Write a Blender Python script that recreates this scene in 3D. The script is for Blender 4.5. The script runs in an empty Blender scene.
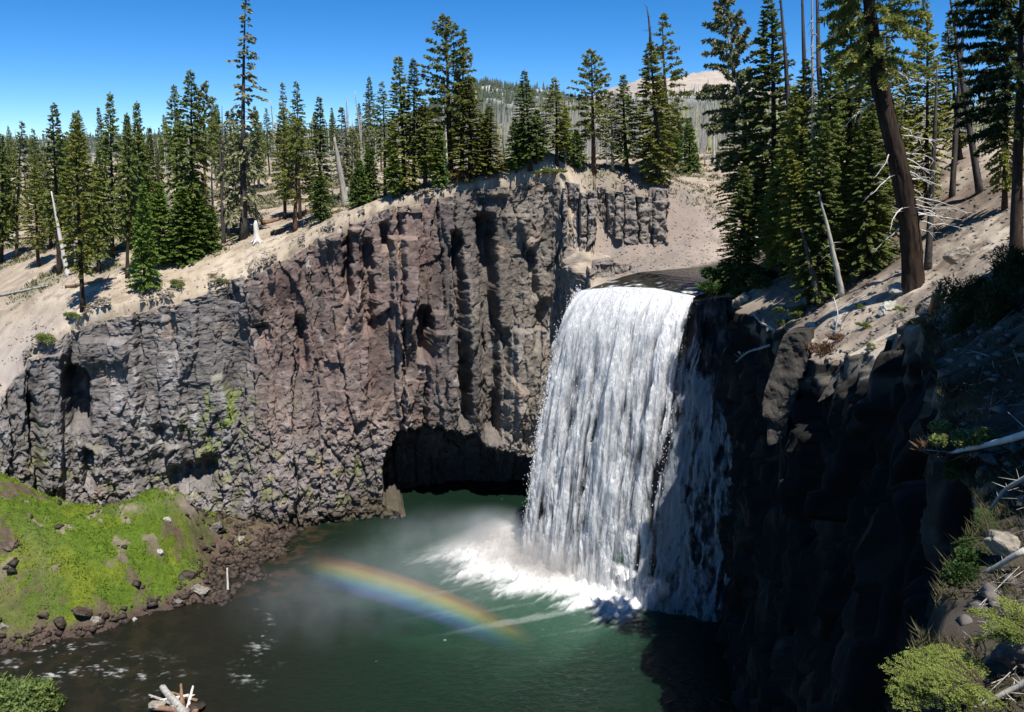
import bpy, math, random
import numpy as np
from mathutils import Vector, Matrix, Quaternion

random.seed(7)
rng = np.random.default_rng(7)
C = bpy.context.scene.collection
SC = bpy.context.scene

# ------------------------------------------------------------------ camera, sky, sun, exposure
F, PITCH, HC = 850.0, math.radians(13.6), 41.2
cam_d = bpy.data.cameras.new('camera')
cam_d.sensor_width = 36.0
cam_d.lens = F / 1024 * 36.0
cam_d.clip_start = 0.3
cam_d.clip_end = 30000
cam = bpy.data.objects.new('camera', cam_d)
C.objects.link(cam)
cam.location = (0, 0, HC)
cam.rotation_euler = (math.radians(90) - PITCH, 0, 0)
SC.camera = cam

SUN_EL, SUN_BACK = math.radians(65), math.radians(24)
TO_SUN = Vector((math.cos(SUN_EL) * math.sin(SUN_BACK), -math.cos(SUN_EL) * math.cos(SUN_BACK), math.sin(SUN_EL)))
world = bpy.data.worlds.new('World')
SC.world = world
world.use_nodes = True
wn = world.node_tree.nodes
wl = world.node_tree.links
sky = wn.new('ShaderNodeTexSky')
sky.sky_type = 'NISHITA'
sky.sun_disc = False
sky.sun_elevation = SUN_EL
sky.sun_rotation = math.radians(180) - SUN_BACK
sky.altitude = 2600
sky.air_density = 0.65
sky.dust_density = 0.0
sky.ozone_density = 5.0
bg = wn['Background']
hs = wn.new('ShaderNodeHueSaturation')
hs.inputs['Saturation'].default_value = 1.28
wl.new(sky.outputs[0], hs.inputs['Color'])
wl.new(hs.outputs[0], bg.inputs['Color'])
bg.inputs['Strength'].default_value = 0.11

sun_d = bpy.data.lights.new('sun', 'SUN')
sun_d.energy = 5.0
sun_d.angle = math.radians(0.5)
sun_d.color = (1.0, 0.955, 0.89)
sun = bpy.data.objects.new('sun', sun_d)
C.objects.link(sun)
sun.location = TO_SUN * 200
sun.rotation_euler = TO_SUN.to_track_quat('Z', 'Y').to_euler()

SC.view_settings.view_transform = 'Standard'
SC.view_settings.look = 'None'
SC.view_settings.gamma = 1.0
SC.view_settings.exposure = 0.55
SC.view_settings.use_curve_mapping = False
SC.render.engine = 'CYCLES'
SC.cycles.max_bounces = 8
SC.cycles.diffuse_bounces = 4
SC.cycles.glossy_bounces = 2
SC.cycles.transmission_bounces = 3
SC.cycles.transparent_max_bounces = 24
SC.cycles.volume_bounces = 0
SC.cycles.volume_step_rate = 2.0
SC.cycles.use_denoising = True
SC.cycles.caustics_reflective = False
SC.cycles.caustics_refractive = False

# ------------------------------------------------------------------ helpers
CP, SP = math.cos(PITCH), math.sin(PITCH)

def ray(px, py):
    u = (px - 512) / F
    v = (356 - py) / F
    return np.array([u, CP + v * SP, -SP + v * CP])

def at(px, py, Y):
    d = ray(px, py)
    return np.array([0, 0, HC]) + d * (Y / d[1])

def atz(px, py, z):
    d = ray(px, py)
    return np.array([0, 0, HC]) + d * ((z - HC) / d[2])

def proj(P):
    x, y, z = P[..., 0], P[..., 1], P[..., 2] - HC
    dep = y * CP - z * SP
    up = y * SP + z * CP
    return 512 + F * x / dep, 356 - F * up / dep

def sm(x, a, b):
    t = np.clip((x - a) / (b - a), 0, 1)
    return t * t * (3 - 2 * t)

def hsh(ix, iy, iz, seed=0):
    h = (ix.astype(np.int64) * 374761393 + iy.astype(np.int64) * 668265263 + iz.astype(np.int64) * 2147483647 + seed * 974711) & 0xFFFFFFFF
    h = ((h ^ (h >> 13)) * 1274126177) & 0xFFFFFFFF
    h = ((h ^ (h >> 16)) * 2246822519) & 0xFFFFFFFF
    return h ^ (h >> 15)

def h01(i, seed=0):
    i = np.asarray(np.floor(i)).astype(np.int64)
    z = np.zeros_like(i)
    return (hsh(i, z, z, seed) & 0xFFFFFF) / float(0xFFFFFF)

def h01b(i, j, seed=0):
    i = np.asarray(np.floor(i)).astype(np.int64)
    j = np.asarray(np.floor(j)).astype(np.int64)
    return (hsh(i, j, np.zeros_like(i), seed) & 0xFFFFFF) / float(0xFFFFFF)

def gn(x, y, z=None, seed=0):
    x = np.asarray(x, dtype=np.float64)
    y = np.asarray(y, dtype=np.float64) + np.zeros_like(x)
    z = np.zeros_like(x) if z is None else np.asarray(z, dtype=np.float64) + np.zeros_like(x)
    x0, y0, z0 = np.floor(x), np.floor(y), np.floor(z)
    fx, fy, fz = x - x0, y - y0, z - z0
    u, v, w = [t * t * t * (t * (t * 6 - 15) + 10) for t in (fx, fy, fz)]
    out = np.zeros_like(x)
    for a in (0, 1):
        for b in (0, 1):
            for c in (0, 1):
                h = hsh(x0 + a, y0 + b, z0 + c, seed)
                g = ((h & 1023) / 511.5 - 1) * (fx - a) + (((h >> 10) & 1023) / 511.5 - 1) * (fy - b) + (((h >> 20) & 1023) / 511.5 - 1) * (fz - c)
                out += g * (u if a else 1 - u) * (v if b else 1 - v) * (w if c else 1 - w)
    return out * 1.5

def fbm(x, y, z=None, oct=4, seed=0, gain=0.5):
    o, a, f = 0, 1.0, 1.0
    for k in range(oct):
        o = o + a * gn(np.asarray(x) * f, np.asarray(y) * f, None if z is None else np.asarray(z) * f, seed + k * 17)
        a *= gain
        f *= 2.03
    return o

def tag(o, label=None, cat=None, group=None, kind=None):
    if label: o['label'] = label
    if cat: o['category'] = cat
    if group: o['group'] = group
    if kind: o['kind'] = kind
    return o

def raw_mesh(name, V, Fc, mat, attrs=None, smooth=False):
    V = np.asarray(V, dtype=np.float32)
    Fc = np.asarray(Fc, dtype=np.int32)
    me = bpy.data.meshes.new(name)
    n, k = Fc.shape
    me.vertices.add(len(V))
    me.vertices.foreach_set('co', V.ravel())
    me.loops.add(n * k)
    me.loops.foreach_set('vertex_index', Fc.ravel())
    me.polygons.add(n)
    me.polygons.foreach_set('loop_start', np.arange(n, dtype=np.int32) * k)
    if smooth:
        me.polygons.foreach_set('use_smooth', np.ones(n, dtype=bool))
    me.update(calc_edges=True)
    for an, av in (attrs or {}).items():
        av = np.asarray(av, dtype=np.float32)
        if av.ndim == 1:
            at_ = me.attributes.new(an, 'FLOAT', 'POINT')
            at_.data.foreach_set('value', av)
        else:
            c4 = np.ones((len(V), 4), dtype=np.float32)
            c4[:, :3] = av
            at_ = me.attributes.new(an, 'FLOAT_COLOR', 'POINT')
            at_.data.foreach_set('color', c4.ravel())
    if mat: me.materials.append(mat)
    return me

def link(name, me, parent=None):
    o = bpy.data.objects.new(name, me)
    C.objects.link(o)
    if parent is not None: o.parent = parent
    return o

def grid_faces(n, m, wrap=False):
    i = np.arange(n - 1)[:, None]
    mm = m if wrap else m - 1
    j = np.arange(mm)[None, :]
    jn = (j + 1) % m
    return np.stack([i * m + j, i * m + jn, (i + 1) * m + jn, (i + 1) * m + j], -1).reshape(-1, 4)

def grid_obj(name, P, mat, attrs=None, smooth=False, flip=False):
    n, m = P.shape[:2]
    Fc = grid_faces(n, m)
    if flip: Fc = Fc[:, ::-1]
    at2 = {k: (v.reshape(-1, 3) if v.ndim == 3 else v.ravel()) for k, v in (attrs or {}).items()}
    return link(name, raw_mesh(name, P.reshape(-1, 3), Fc, mat, at2, smooth))

def empty(name, loc):
    o = bpy.data.objects.new(name, None)
    o.empty_display_size = 0.3
    C.objects.link(o)
    o.location = loc
    return o

class MB:
    """collects tubes, quads and lumps into one mesh"""
    def __init__(s):
        s.V, s.F, s.n = [], [], 0
    def add(s, V, Fc):
        V = np.asarray(V, dtype=float)
        s.V.append(V)
        s.F.append(np.asarray(Fc) + s.n)
        s.n += len(V)
    def tube(s, pts, rad, sides=8, rough=0.0, seed=0):
        pts = np.asarray(pts, dtype=float)
        rad = np.broadcast_to(np.asarray(rad, dtype=float), (len(pts),))
        T = np.gradient(pts, axis=0)
        T /= np.linalg.norm(T, axis=1)[:, None] + 1e-9
        ref = np.array([0.31, 0.95, 0.1]) if abs(T[0][2]) > 0.7 else np.array([0.0, 0.0, 1.0])
        A = np.cross(T, ref)
        A /= np.linalg.norm(A, axis=1)[:, None] + 1e-9
        B = np.cross(T, A)
        ang = np.linspace(0, 2 * math.pi, sides, endpoint=False)
        r = rad[:, None] * np.ones((1, sides))
        if rough:
            r = r * (1 + rough * gn(np.cos(ang)[None, :] * 2.2 + 0 * r, np.sin(ang)[None, :] * 2.2 + 0 * r, np.linspace(0, len(pts) * 0.35, len(pts))[:, None] + 0 * r, seed))
        R = pts[:, None, :] + r[..., None] * (np.cos(ang)[None, :, None] * A[:, None, :] + np.sin(ang)[None, :, None] * B[:, None, :])
        V = R.reshape(-1, 3)
        Fc = grid_faces(len(pts), sides, True)
        V = np.vstack([V, pts[:1], pts[-1:]])
        i0, i1 = len(V) - 2, len(V) - 1
        k = np.arange(sides)
        cap0 = np.stack([0 * k + i0, (k + 1) % sides, k, k], -1)
        b = (len(pts) - 1) * sides
        cap1 = np.stack([0 * k + i1, b + k, b + (k + 1) % sides, b + (k + 1) % sides], -1)
        # end caps as quads whose last edge collapses are avoided: use a mid split
        cap0[:, 3] = k
        tri = np.vstack([cap0[:, :3], cap1[:, :3]])
        s.add(V, Fc)
        s.T = getattr(s, 'T', [])
        s.T.append(tri + (s.n - len(V)))
    def quads(s, P):  # (n,4,3)
        n = len(P)
        s.add(P.reshape(-1, 3), np.arange(n * 4).reshape(n, 4))
    def mesh(s, name, mat, attrs=None, smooth=False):
        V = np.vstack(s.V)
        Fq = [f for f in s.F if f.shape[1] == 4]
        Ft = [f for f in s.F if f.shape[1] == 3] + list(getattr(s, 'T', []))
        if Fq and Ft:
            q = np.vstack(Fq); t = np.vstack(Ft)
            me = bpy.data.meshes.new(name)
            me.vertices.add(len(V))
            me.vertices.foreach_set('co', V.astype(np.float32).ravel())
            li = np.concatenate([q.ravel(), t.ravel()]).astype(np.int32)
            me.loops.add(len(li))
            me.loops.foreach_set('vertex_index', li)
            me.polygons.add(len(q) + len(t))
            st = np.concatenate([np.arange(len(q)) * 4, len(q) * 4 + np.arange(len(t)) * 3]).astype(np.int32)
            me.polygons.foreach_set('loop_start', st)
            if smooth: me.polygons.foreach_set('use_smooth', np.ones(len(q) + len(t), dtype=bool))
            me.update(calc_edges=True)
            if mat: me.materials.append(mat)
            return me
        return raw_mesh(name, V, np.vstack(Fq or Ft), mat, attrs, smooth)

def fix_normals(me):
    import bmesh
    bm = bmesh.new(); bm.from_mesh(me)
    bmesh.ops.remove_doubles(bm, verts=bm.verts, dist=1e-4)
    bmesh.ops.recalc_face_normals(bm, faces=bm.faces)
    if bm.calc_volume(signed=True) < 0: bmesh.ops.reverse_faces(bm, faces=bm.faces)
    bm.to_mesh(me); bm.free(); me.update()

# ------------------------------------------------------------------ materials
def new_mat(name):
    m = bpy.data.materials.new(name)
    m.use_nodes = True
    n, l = m.node_tree.nodes, m.node_tree.links
    b = n['Principled BSDF']
    b.inputs['Roughness'].default_value = 0.9
    b.inputs['Specular IOR Level'].default_value = 0.2
    return m, n, l, b

def ramp(n, stops):
    r = n.new('ShaderNodeValToRGB')
    e = r.color_ramp.elements
    while len(e) < len(stops): e.new(0.5)
    for k, (p, c) in enumerate(stops):
        e[k].position = p
        e[k].color = (*c, 1) if len(c) == 3 else c
    return r

def noise_tex(n, l, scale, detail=4, rough=0.6, coord='Object', stretch=None):
    tc = n.new('ShaderNodeTexCoord')
    t = n.new('ShaderNodeTexNoise')
    t.inputs['Scale'].default_value = scale
    t.inputs['Detail'].default_value = detail
    t.inputs['Roughness'].default_value = rough
    if stretch:
        mp = n.new('ShaderNodeMapping')
        mp.inputs['Scale'].default_value = stretch
        l.new(tc.outputs[coord], mp.inputs['Vector'])
        l.new(mp.outputs[0], t.inputs['Vector'])
    else:
        l.new(tc.outputs[coord], t.inputs['Vector'])
    return t

def mul_mix(n, l, a, b, fac=1.0, mode='MULTIPLY'):
    mx = n.new('ShaderNodeMix')
    mx.data_type = 'RGBA'
    mx.blend_type = mode
    mx.inputs['Factor'].default_value = fac
    l.new(a, mx.inputs['A'])
    l.new(b, mx.inputs['B'])
    return mx.outputs['Result']

def tint_mat(name, scale=1.5, lo=0.62, hi=1.35, bump=0.0, bscale=4.0, rough=0.92, spec=0.2, speck=None):
    """base colour from the 'tint' attribute, broken up by two noises; optional bump"""
    m, n, l, b = new_mat(name)
    b.inputs['Roughness'].default_value = rough
    b.inputs['Specular IOR Level'].default_value = spec
    a = n.new('ShaderNodeAttribute')
    a.attribute_name = 'tint'
    t = noise_tex(n, l, scale, 8, 0.68)
    r = ramp(n, [(0.25, (lo,) * 3), (0.75, (hi,) * 3)])
    l.new(t.outputs['Fac'], r.inputs[0])
    c = mul_mix(n, l, a.outputs['Color'], r.outputs[0])
    if speck:
        t2 = noise_tex(n, l, speck[0], 3, 0.6)
        r2 = ramp(n, [(speck[1], (1, 1, 1)), (speck[1] + 0.06, speck[2])])
        l.new(t2.outputs['Fac'], r2.inputs[0])
        c = mul_mix(n, l, c, r2.outputs[0])
    l.new(c, b.inputs['Base Color'])
    if bump:
        t3 = noise_tex(n, l, bscale, 6, 0.7)
        bp = n.new('ShaderNodeBump')
        bp.inputs['Strength'].default_value = bump
        bp.inputs['Distance'].default_value = 0.12
        l.new(t3.outputs['Fac'], bp.inputs['Height'])
        l.new(bp.outputs[0], b.inputs['Normal'])
    return m

def noisy_mat(name, c0, c1, scale=3.0, rough=0.9, spec=0.2, stretch=None, bump=0.0, bscale=8.0, detail=5, translucent=None, per_object=0.0):
    m, n, l, b = new_mat(name)
    b.inputs['Roughness'].default_value = rough
    b.inputs['Specular IOR Level'].default_value = spec
    t = noise_tex(n, l, scale, detail, 0.65, stretch=stretch)
    r = ramp(n, [(0.3, c0), (0.7, c1)])
    l.new(t.outputs['Fac'], r.inputs[0])
    col = r.outputs[0]
    if per_object:
        oi = n.new('ShaderNodeObjectInfo')
        r3 = ramp(n, [(0.0, (1 - per_object,) * 3), (1.0, (1 + per_object, 1 + per_object, 1 + per_object * 0.5))])
        l.new(oi.outputs['Random'], r3.inputs[0])
        col = mul_mix(n, l, col, r3.outputs[0])
    l.new(col, b.inputs['Base Color'])
    if bump:
        t3 = noise_tex(n, l, bscale, 5, 0.7, stretch=stretch)
        bp = n.new('ShaderNodeBump')
        bp.inputs['Strength'].default_value = bump
        bp.inputs['Distance'].default_value = 0.05
        l.new(t3.outputs['Fac'], bp.inputs['Height'])
        l.new(bp.outputs[0], b.inputs['Normal'])
    if translucent:
        tr = n.new('ShaderNodeBsdfTranslucent')
        l.new(col, tr.inputs['Color'])
        mx = n.new('ShaderNodeMixShader')
        mx.inputs[0].default_value = translucent
        l.new(b.outputs[0], mx.inputs[1])
        l.new(tr.outputs[0], mx.inputs[2])
        l.new(mx.outputs[0], n['Material Output'].inputs['Surface'])
    return m

M = {}
M['cliff'] = tint_mat('cliff rock', 1.1, 0.6, 1.4, bump=0.35, bscale=7.0, spec=0.25)
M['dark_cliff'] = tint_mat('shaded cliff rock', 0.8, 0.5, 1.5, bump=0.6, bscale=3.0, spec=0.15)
M['soil'] = tint_mat('pumice soil', 0.35, 0.82, 1.16, bump=0.5, bscale=3.0, speck=(2.2, 0.63, (0.6, 0.57, 0.52)))
M['mound'] = tint_mat('mossy ground', 1.4, 0.6, 1.4, bump=0.6, bscale=6.0)
M['hill'] = tint_mat('far hill', 0.02, 0.75, 1.2)
M['rock'] = noisy_mat('boulder rock', (0.10, 0.085, 0.08), (0.30, 0.27, 0.25), 2.2, bump=0.5, per_object=0.35)
M['redrock'] = noisy_mat('reddish wet rock', (0.022, 0.017, 0.014), (0.12, 0.088, 0.072), 0.9, rough=0.6, bump=0.5, per_object=0.4)
M['palerock'] = noisy_mat('pale rock', (0.22, 0.21, 0.195), (0.46, 0.44, 0.41), 2.2, bump=0.5, per_object=0.15)
M['bark'] = noisy_mat('conifer bark', (0.022, 0.016, 0.013), (0.085, 0.06, 0.045), 5.0, stretch=(1, 1, 0.25), bump=0.6)
M['redbark'] = noisy_mat('reddish pine bark', (0.05, 0.028, 0.018), (0.20, 0.11, 0.065), 5.0, stretch=(1, 1, 0.25), bump=0.6)
M['bigbark'] = noisy_mat('old pine bark', (0.005, 0.004, 0.003), (0.060, 0.040, 0.028), 3.6, stretch=(1, 1, 0.16), bump=1.0, bscale=6.0)
M['deadwood'] = noisy_mat('weathered dead wood', (0.20, 0.185, 0.17), (0.50, 0.48, 0.45), 4.0, stretch=(1, 1, 0.2), bump=0.4, per_object=0.2)
M['palewood'] = noisy_mat('bleached wood', (0.42, 0.39, 0.35), (0.74, 0.71, 0.66), 4.0, stretch=(1, 1, 0.2), bump=0.4)
M['charwood'] = noisy_mat('charred dead wood', (0.02, 0.02, 0.02), (0.12, 0.105, 0.095), 4.0, stretch=(1, 1, 0.2), bump=0.4)
M['redwood'] = noisy_mat('rotten red wood', (0.12, 0.07, 0.045), (0.28, 0.18, 0.12), 4.0, bump=0.4)
M['orangewood'] = noisy_mat('freshly split orange wood', (0.40, 0.13, 0.04), (0.70, 0.32, 0.14), 3.0, bump=0.4)
M['fir'] = noisy_mat('dark fir needles', (0.091, 0.132, 0.035), (0.238, 0.276, 0.077), 0.9, rough=0.6, spec=0.3, translucent=0.42, per_object=0.25)
M['yellowfir'] = noisy_mat('yellow green fir needles', (0.134, 0.162, 0.029), (0.329, 0.324, 0.068), 0.9, rough=0.6, spec=0.3, translucent=0.42, per_object=0.2)
M['youngfir'] = noisy_mat('fresh green fir needles', (0.079, 0.144, 0.028), (0.213, 0.306, 0.064), 1.1, rough=0.6, spec=0.3, translucent=0.42, per_object=0.2)
M['pine'] = noisy_mat('pine needles', (0.116, 0.144, 0.040), (0.293, 0.300, 0.088), 1.0, rough=0.6, spec=0.3, translucent=0.42, per_object=0.2)
M['greyneedle'] = noisy_mat('grey green needles', (0.116, 0.132, 0.066), (0.293, 0.294, 0.160), 1.0, rough=0.7, spec=0.2, translucent=0.2, per_object=0.2)
M['shrub'] = noisy_mat('shrub leaves', (0.020, 0.050, 0.012), (0.075, 0.125, 0.03), 1.5, rough=0.6, translucent=0.25)
M['lightshrub'] = noisy_mat('pale shrub leaves', (0.10, 0.14, 0.035), (0.24, 0.27, 0.09), 1.5, rough=0.6, translucent=0.3)
M['drygrass'] = noisy_mat('dry grass', (0.16, 0.11, 0.05), (0.34, 0.26, 0.13), 1.5, translucent=0.25)
M['redtwig'] = noisy_mat('reddish dry twigs', (0.07, 0.04, 0.025), (0.20, 0.12, 0.075), 1.5, translucent=0.15)
M['moss'] = noisy_mat('bright moss', (0.085, 0.150, 0.014), (0.195, 0.280, 0.028), 0.30, detail=6, rough=0.8, translucent=0.3)
M['spray'] = noisy_mat('sunlit fir spray', (0.13, 0.19, 0.03), (0.30, 0.36, 0.08), 2.0, rough=0.55, translucent=0.35)
#PART2
M['farfir'] = noisy_mat('far conifer needles', (0.030, 0.045, 0.032), (0.075, 0.092, 0.060), 0.05)
M['darkpine'] = noisy_mat('shaded pine needles', (0.020, 0.036, 0.014), (0.070, 0.095, 0.032), 1.0, rough=0.6, translucent=0.25)  # dark copy of the pine needles, shade put into the colour
# ------------------------------------------------------------------ the plateau's height field
RIM = np.array([  # rim x,y,z   base x,y
    (-76, 77, 6, -73, 70), (-60, 81, 11.5, -57, 75), (-52.7, 84, 16.2, -51.5, 79.5), (-50.2, 86, 20.5, -49, 82), (-46.7, 88, 23, -45.5, 84),
    (-37.8, 90, 25.4, -36.8, 86.5), (-28.5, 92, 28.3, -28, 87.2), (-24.0, 93.2, 30.8, -23.8, 88.4), (-18.9, 94, 33.6, -19, 89.7), (-12.3, 95, 35.9, -12.4, 91.7),
    (-4.7, 97, 37.4, -5, 93.9), (5.5, 99, 38.1, 2, 94.5), (7.0, 97.8, 31.2, 4.2, 93.5), (8.4, 89, 27.9, 6.2, 88), (7.9, 82.8, 27.5, 7.3, 82.2),
    (12.3, 79.9, 27.9, 11.7, 79.1), (17.0, 76.4, 27.9, 16.4, 75.6), (19.2, 72.4, 29.5, 19.2, 71.5), (26, 70.4, 29.5, 26, 69.5)], dtype=float)

CTRL = np.array([
    (-76, 77, 6), (-60, 81, 11.5), (-52.7, 84, 16.2), (-50.2, 86, 20.5), (-46.7, 88, 23), (-37.8, 90, 25.4), (-28.5, 92, 28.3), (-24, 93.2, 30.8), (-18.9, 94, 33.6), (-12.3, 95, 35.9),
    (-4.7, 97, 37.4), (5.5, 99, 38.1), (7.0, 97, 30.9), (9.4, 90, 27.9), (8.2, 82.8, 26.8), (12.3, 79.9, 27.3), (17.0, 76.4, 27.3),
    (12, 97.5, 31.4), (17.5, 97.5, 31.6), (11, 102.5, 37.8), (17.7, 102.5, 37.3), (14, 92, 29.0), (19.5, 90, 29.3),
    (-56.8, 92, 20.8), (-66, 110, 25.5), (-84, 140, 27), (-44.9, 88.5, 24.6), (-32.8, 105, 30.8), (-20, 104, 34.3), (-5, 108, 37.8), (5, 110, 38.5), (18, 110, 38.3),
    (27, 140, 39.4), (31.5, 120, 37.4), (27, 96, 31.6), (26, 106, 34.6), (17.5, 83, 28.3), (23, 87, 28.7), (30, 91, 29.0), (42, 97, 29.4), (60, 104, 30),
    (36, 102, 33.0), (42, 116, 38), (60, 130, 41), (25, 77, 31.5), (32, 81, 35), (45, 84, 41), (62, 90, 45),
    (-150, 200, 29), (-60, 190, 33), (0, 250, 38.5), (100, 250, 41), (-200, 400, 33), (0, 500, 38), (160, 420, 44), (60, 170, 41), (-30, 150, 36.0), (-110, 110, 19), (-120, 85, 4),
    (-300, 700, 32), (300, 700, 42)], dtype=float)

def tps_fit(c, lam=0.02):
    xy = c[:, :2] / 50
    n = len(c)
    r2 = ((xy[:, None] - xy[None]) ** 2).sum(-1)
    K = np.where(r2 > 0, 0.5 * r2 * np.log(r2 + 1e-12), 0) + lam * 0.01 * np.eye(n)
    P = np.hstack([np.ones((n, 1)), xy])
    A = np.block([[K, P], [P.T, np.zeros((3, 3))]])
    return np.linalg.solve(A, np.concatenate([c[:, 2], np.zeros(3)])), xy

TW, TXY = tps_fit(CTRL)

def tps(x, y):
    x = np.asarray(x, dtype=float); y = np.asarray(y, dtype=float)
    o = TW[-3] + TW[-2] * x / 50 + TW[-1] * y / 50
    for k in range(len(TXY)):
        r2 = (x / 50 - TXY[k, 0]) ** 2 + (y / 50 - TXY[k, 1]) ** 2
        o = o + TW[k] * 0.5 * r2 * np.log(r2 + 1e-12)
    return o

def channel(x, y):  # 1 in the bed of the river above the falls
    d = 1e9 + 0 * x
    pts = [(11.5, 80.5), (15, 82), (23, 87), (30, 91), (42, 97), (60, 104)]
    for (ax, ay), (bx, by) in zip(pts[:-1], pts[1:]):
        t = np.clip(((x - ax) * (bx - ax) + (y - ay) * (by - ay)) / ((bx - ax) ** 2 + (by - ay) ** 2), 0, 1)
        d = np.minimum(d, np.hypot(x - ax - t * (bx - ax), y - ay - t * (by - ay)))
    return d

def plateau_z(x, y):
    x = np.asarray(x, dtype=float); y = np.asarray(y, dtype=float)
    z = tps(x, y)
    far = sm(y, 100, 180)
    z = z + (0.30 * fbm(x * 0.22, y * 0.22, oct=3, seed=3) + 0.07 * fbm(x * 1.4, y * 1.4, oct=3, seed=9)) * sm(channel(x, y), 4, 8)
    z = z + far * 1.3 * fbm(x * 0.05, y * 0.05, oct=3, seed=5)
    return z

# ------------------------------------------------------------------ the right bank: cliff, rim and hillside in one skin
RB = np.array([  # y, rim x, rim z, slope, base x
    (3.0, 1.6, 35.4, .30, -4), (5.5, 2.7, 35.2, .38, -3), (8, 4.2, 34.7, .45, -1), (9.5, 5.2, 34.7, .48, 0), (12, 7.0, 35.0, .5, 1), (14, 8.6, 35.0, .55, 2.5),
    (18, 10.0, 34.6, .62, 5), (22, 11.6, 35.3, .62, 8), (28, 14.0, 35.6, .66, 11), (34, 16.2, 34.3, .70, 13), (40, 17.6, 31.8, .72, 15.0), (46, 17.6, 29.6, .72, 16.0),
    (54, 18.2, 29.6, .70, 17.6), (58, 17.8, 28.9, .70, 18.2), (66, 18.2, 29.7, .68, 20.0), (71, 18.8, 29.4, .58, 21.0), (76, 19.2, 29.2, .62, 20.5), (82, 27, 30.2, .62, 26)], dtype=float)

def bank_z(x, y):
    """height of the ground uphill of the right rim"""
    x = np.asarray(x, dtype=float); y = np.asarray(y, dtype=float)
    rx, rz, sl = [np.interp(y, RB[:, 0], RB[:, k]) for k in (1, 2, 3)]
    d = np.maximum(x - rx, 0)
    lim = np.maximum(43.0 - rz, 4.0)
    a = sl * d
    z = rz + np.where(a < lim, a, lim + (a - lim) * 0.25)
    z = z + (0.45 * fbm(x * 0.16, y * 0.16, oct=3, seed=21) + 0.13 * fbm(x * 0.9, y * 0.9, oct=4, seed=23)) * sm(d, 0.1, 2.0)
    return z

def ground(px, py, which):
    d = ray(px, py)
    f = plateau_z if which == 'p' else bank_z
    prev = None
    Y0 = 76.0 if which == 'p' else 4.0
    ys = np.concatenate([np.arange(Y0, 130, 0.25), np.arange(130, 420, 2.0)]) if which == 'p' else np.arange(Y0, 84, 0.1)
    P = np.array([0, 0, HC])[None] + d[None] * (ys / d[1])[:, None]
    if which == 'p':
        u = P[:, 0] / ys
        ok = ys > np.interp(u, RIMU, RIMY) - 0.1
    else:
        ok = P[:, 0] > np.interp(ys, RB[:, 0], RB[:, 1]) - 0.1
    g = f(P[:, 0], P[:, 1])
    hit = np.nonzero(ok & (P[:, 2] <= g))[0]
    if len(hit) == 0: return None
    k = hit[0]
    return np.array([P[k, 0], P[k, 1], g[k]])

RIMU = RIM[:17, 0] / RIM[:17, 1]
RIMY = RIM[:17, 1].copy()
o_ = np.argsort(RIMU)
RIMU, RIMY = RIMU[o_], RIMY[o_]

def facets(x, y, seed, tilt=1.3):
    """Voronoi cells, each a tilted flat facet: returns height, distance to the joint, cell random"""
    ix, iy = np.floor(x), np.floor(y)
    f1 = np.full(x.shape, 9.0); f2 = np.full(x.shape, 9.0)
    hh = np.zeros_like(x); rn = np.zeros_like(x)
    for a in (-1, 0, 1):
        for b in (-1, 0, 1):
            cx, cy = ix + a, iy + b
            jx, jy = h01b(cx, cy, seed), h01b(cx, cy, seed + 1)
            dx, dy = x - cx - jx, y - cy - jy
            d = np.hypot(dx, dy)
            h0 = h01b(cx, cy, seed + 2)
            g = h0 - 0.5 + (h01b(cx, cy, seed + 3) - 0.5) * tilt * dx + (h01b(cx, cy, seed + 4) - 0.5) * tilt * dy
            m = d < f1
            f2 = np.where(m, f1, np.minimum(f2, d))
            hh = np.where(m, g, hh); rn = np.where(m, h0, rn)
            f1 = np.where(m, d, f1)
    return hh, f2 - f1, rn

# ------------------------------------------------------------------ far cliff
NU, NV, NCAP = 1250, 620, 6
seg = np.hypot(np.diff(RIM[:, 0]), np.diff(RIM[:, 1])) + 0.35 * np.abs(np.diff(RIM[:, 2]))
S = np.concatenate([[0], np.cumsum(seg)])
s_ = np.linspace(0, S[-1], NU)
RI = np.stack([np.interp(s_, S, RIM[:, k]) for k in range(5)], -1)
tx, ty = np.gradient(RI[:, 0] + RI[:, 3]), np.gradient(RI[:, 1] + RI[:, 4])
ker = np.exp(-np.linspace(-2.2, 2.2, 91) ** 2); ker /= ker.sum()
pad = lambda a: np.convolve(np.pad(a, 45, mode='edge'), ker, mode='valid')
tx, ty = pad(tx), pad(ty)
nn = np.hypot(tx, ty)
NX, NY = ty / nn, -tx / nn

v_ = np.linspace(0, 1, NV)
base = np.stack([RI[:, 3], RI[:, 4], np.full(NU, -1.2)], -1)
rim = RI[:, :3].copy()
W = base[:, None] + (rim - base)[:, None] * v_[None, :, None]          # (NU,NV,3)
vb = v_[None, :]
# batter: steeper at the top than at the foot
bl = (vb ** 0.75 - vb) * 0.80
W[..., 0] += (rim[:, None, 0] - base[:, None, 0]) * bl
W[..., 1] += (rim[:, None, 1] - base[:, None, 1]) * bl
px, py = proj(W)
sg = s_[:, None] + 0 * vb
zg = W[..., 2]

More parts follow.
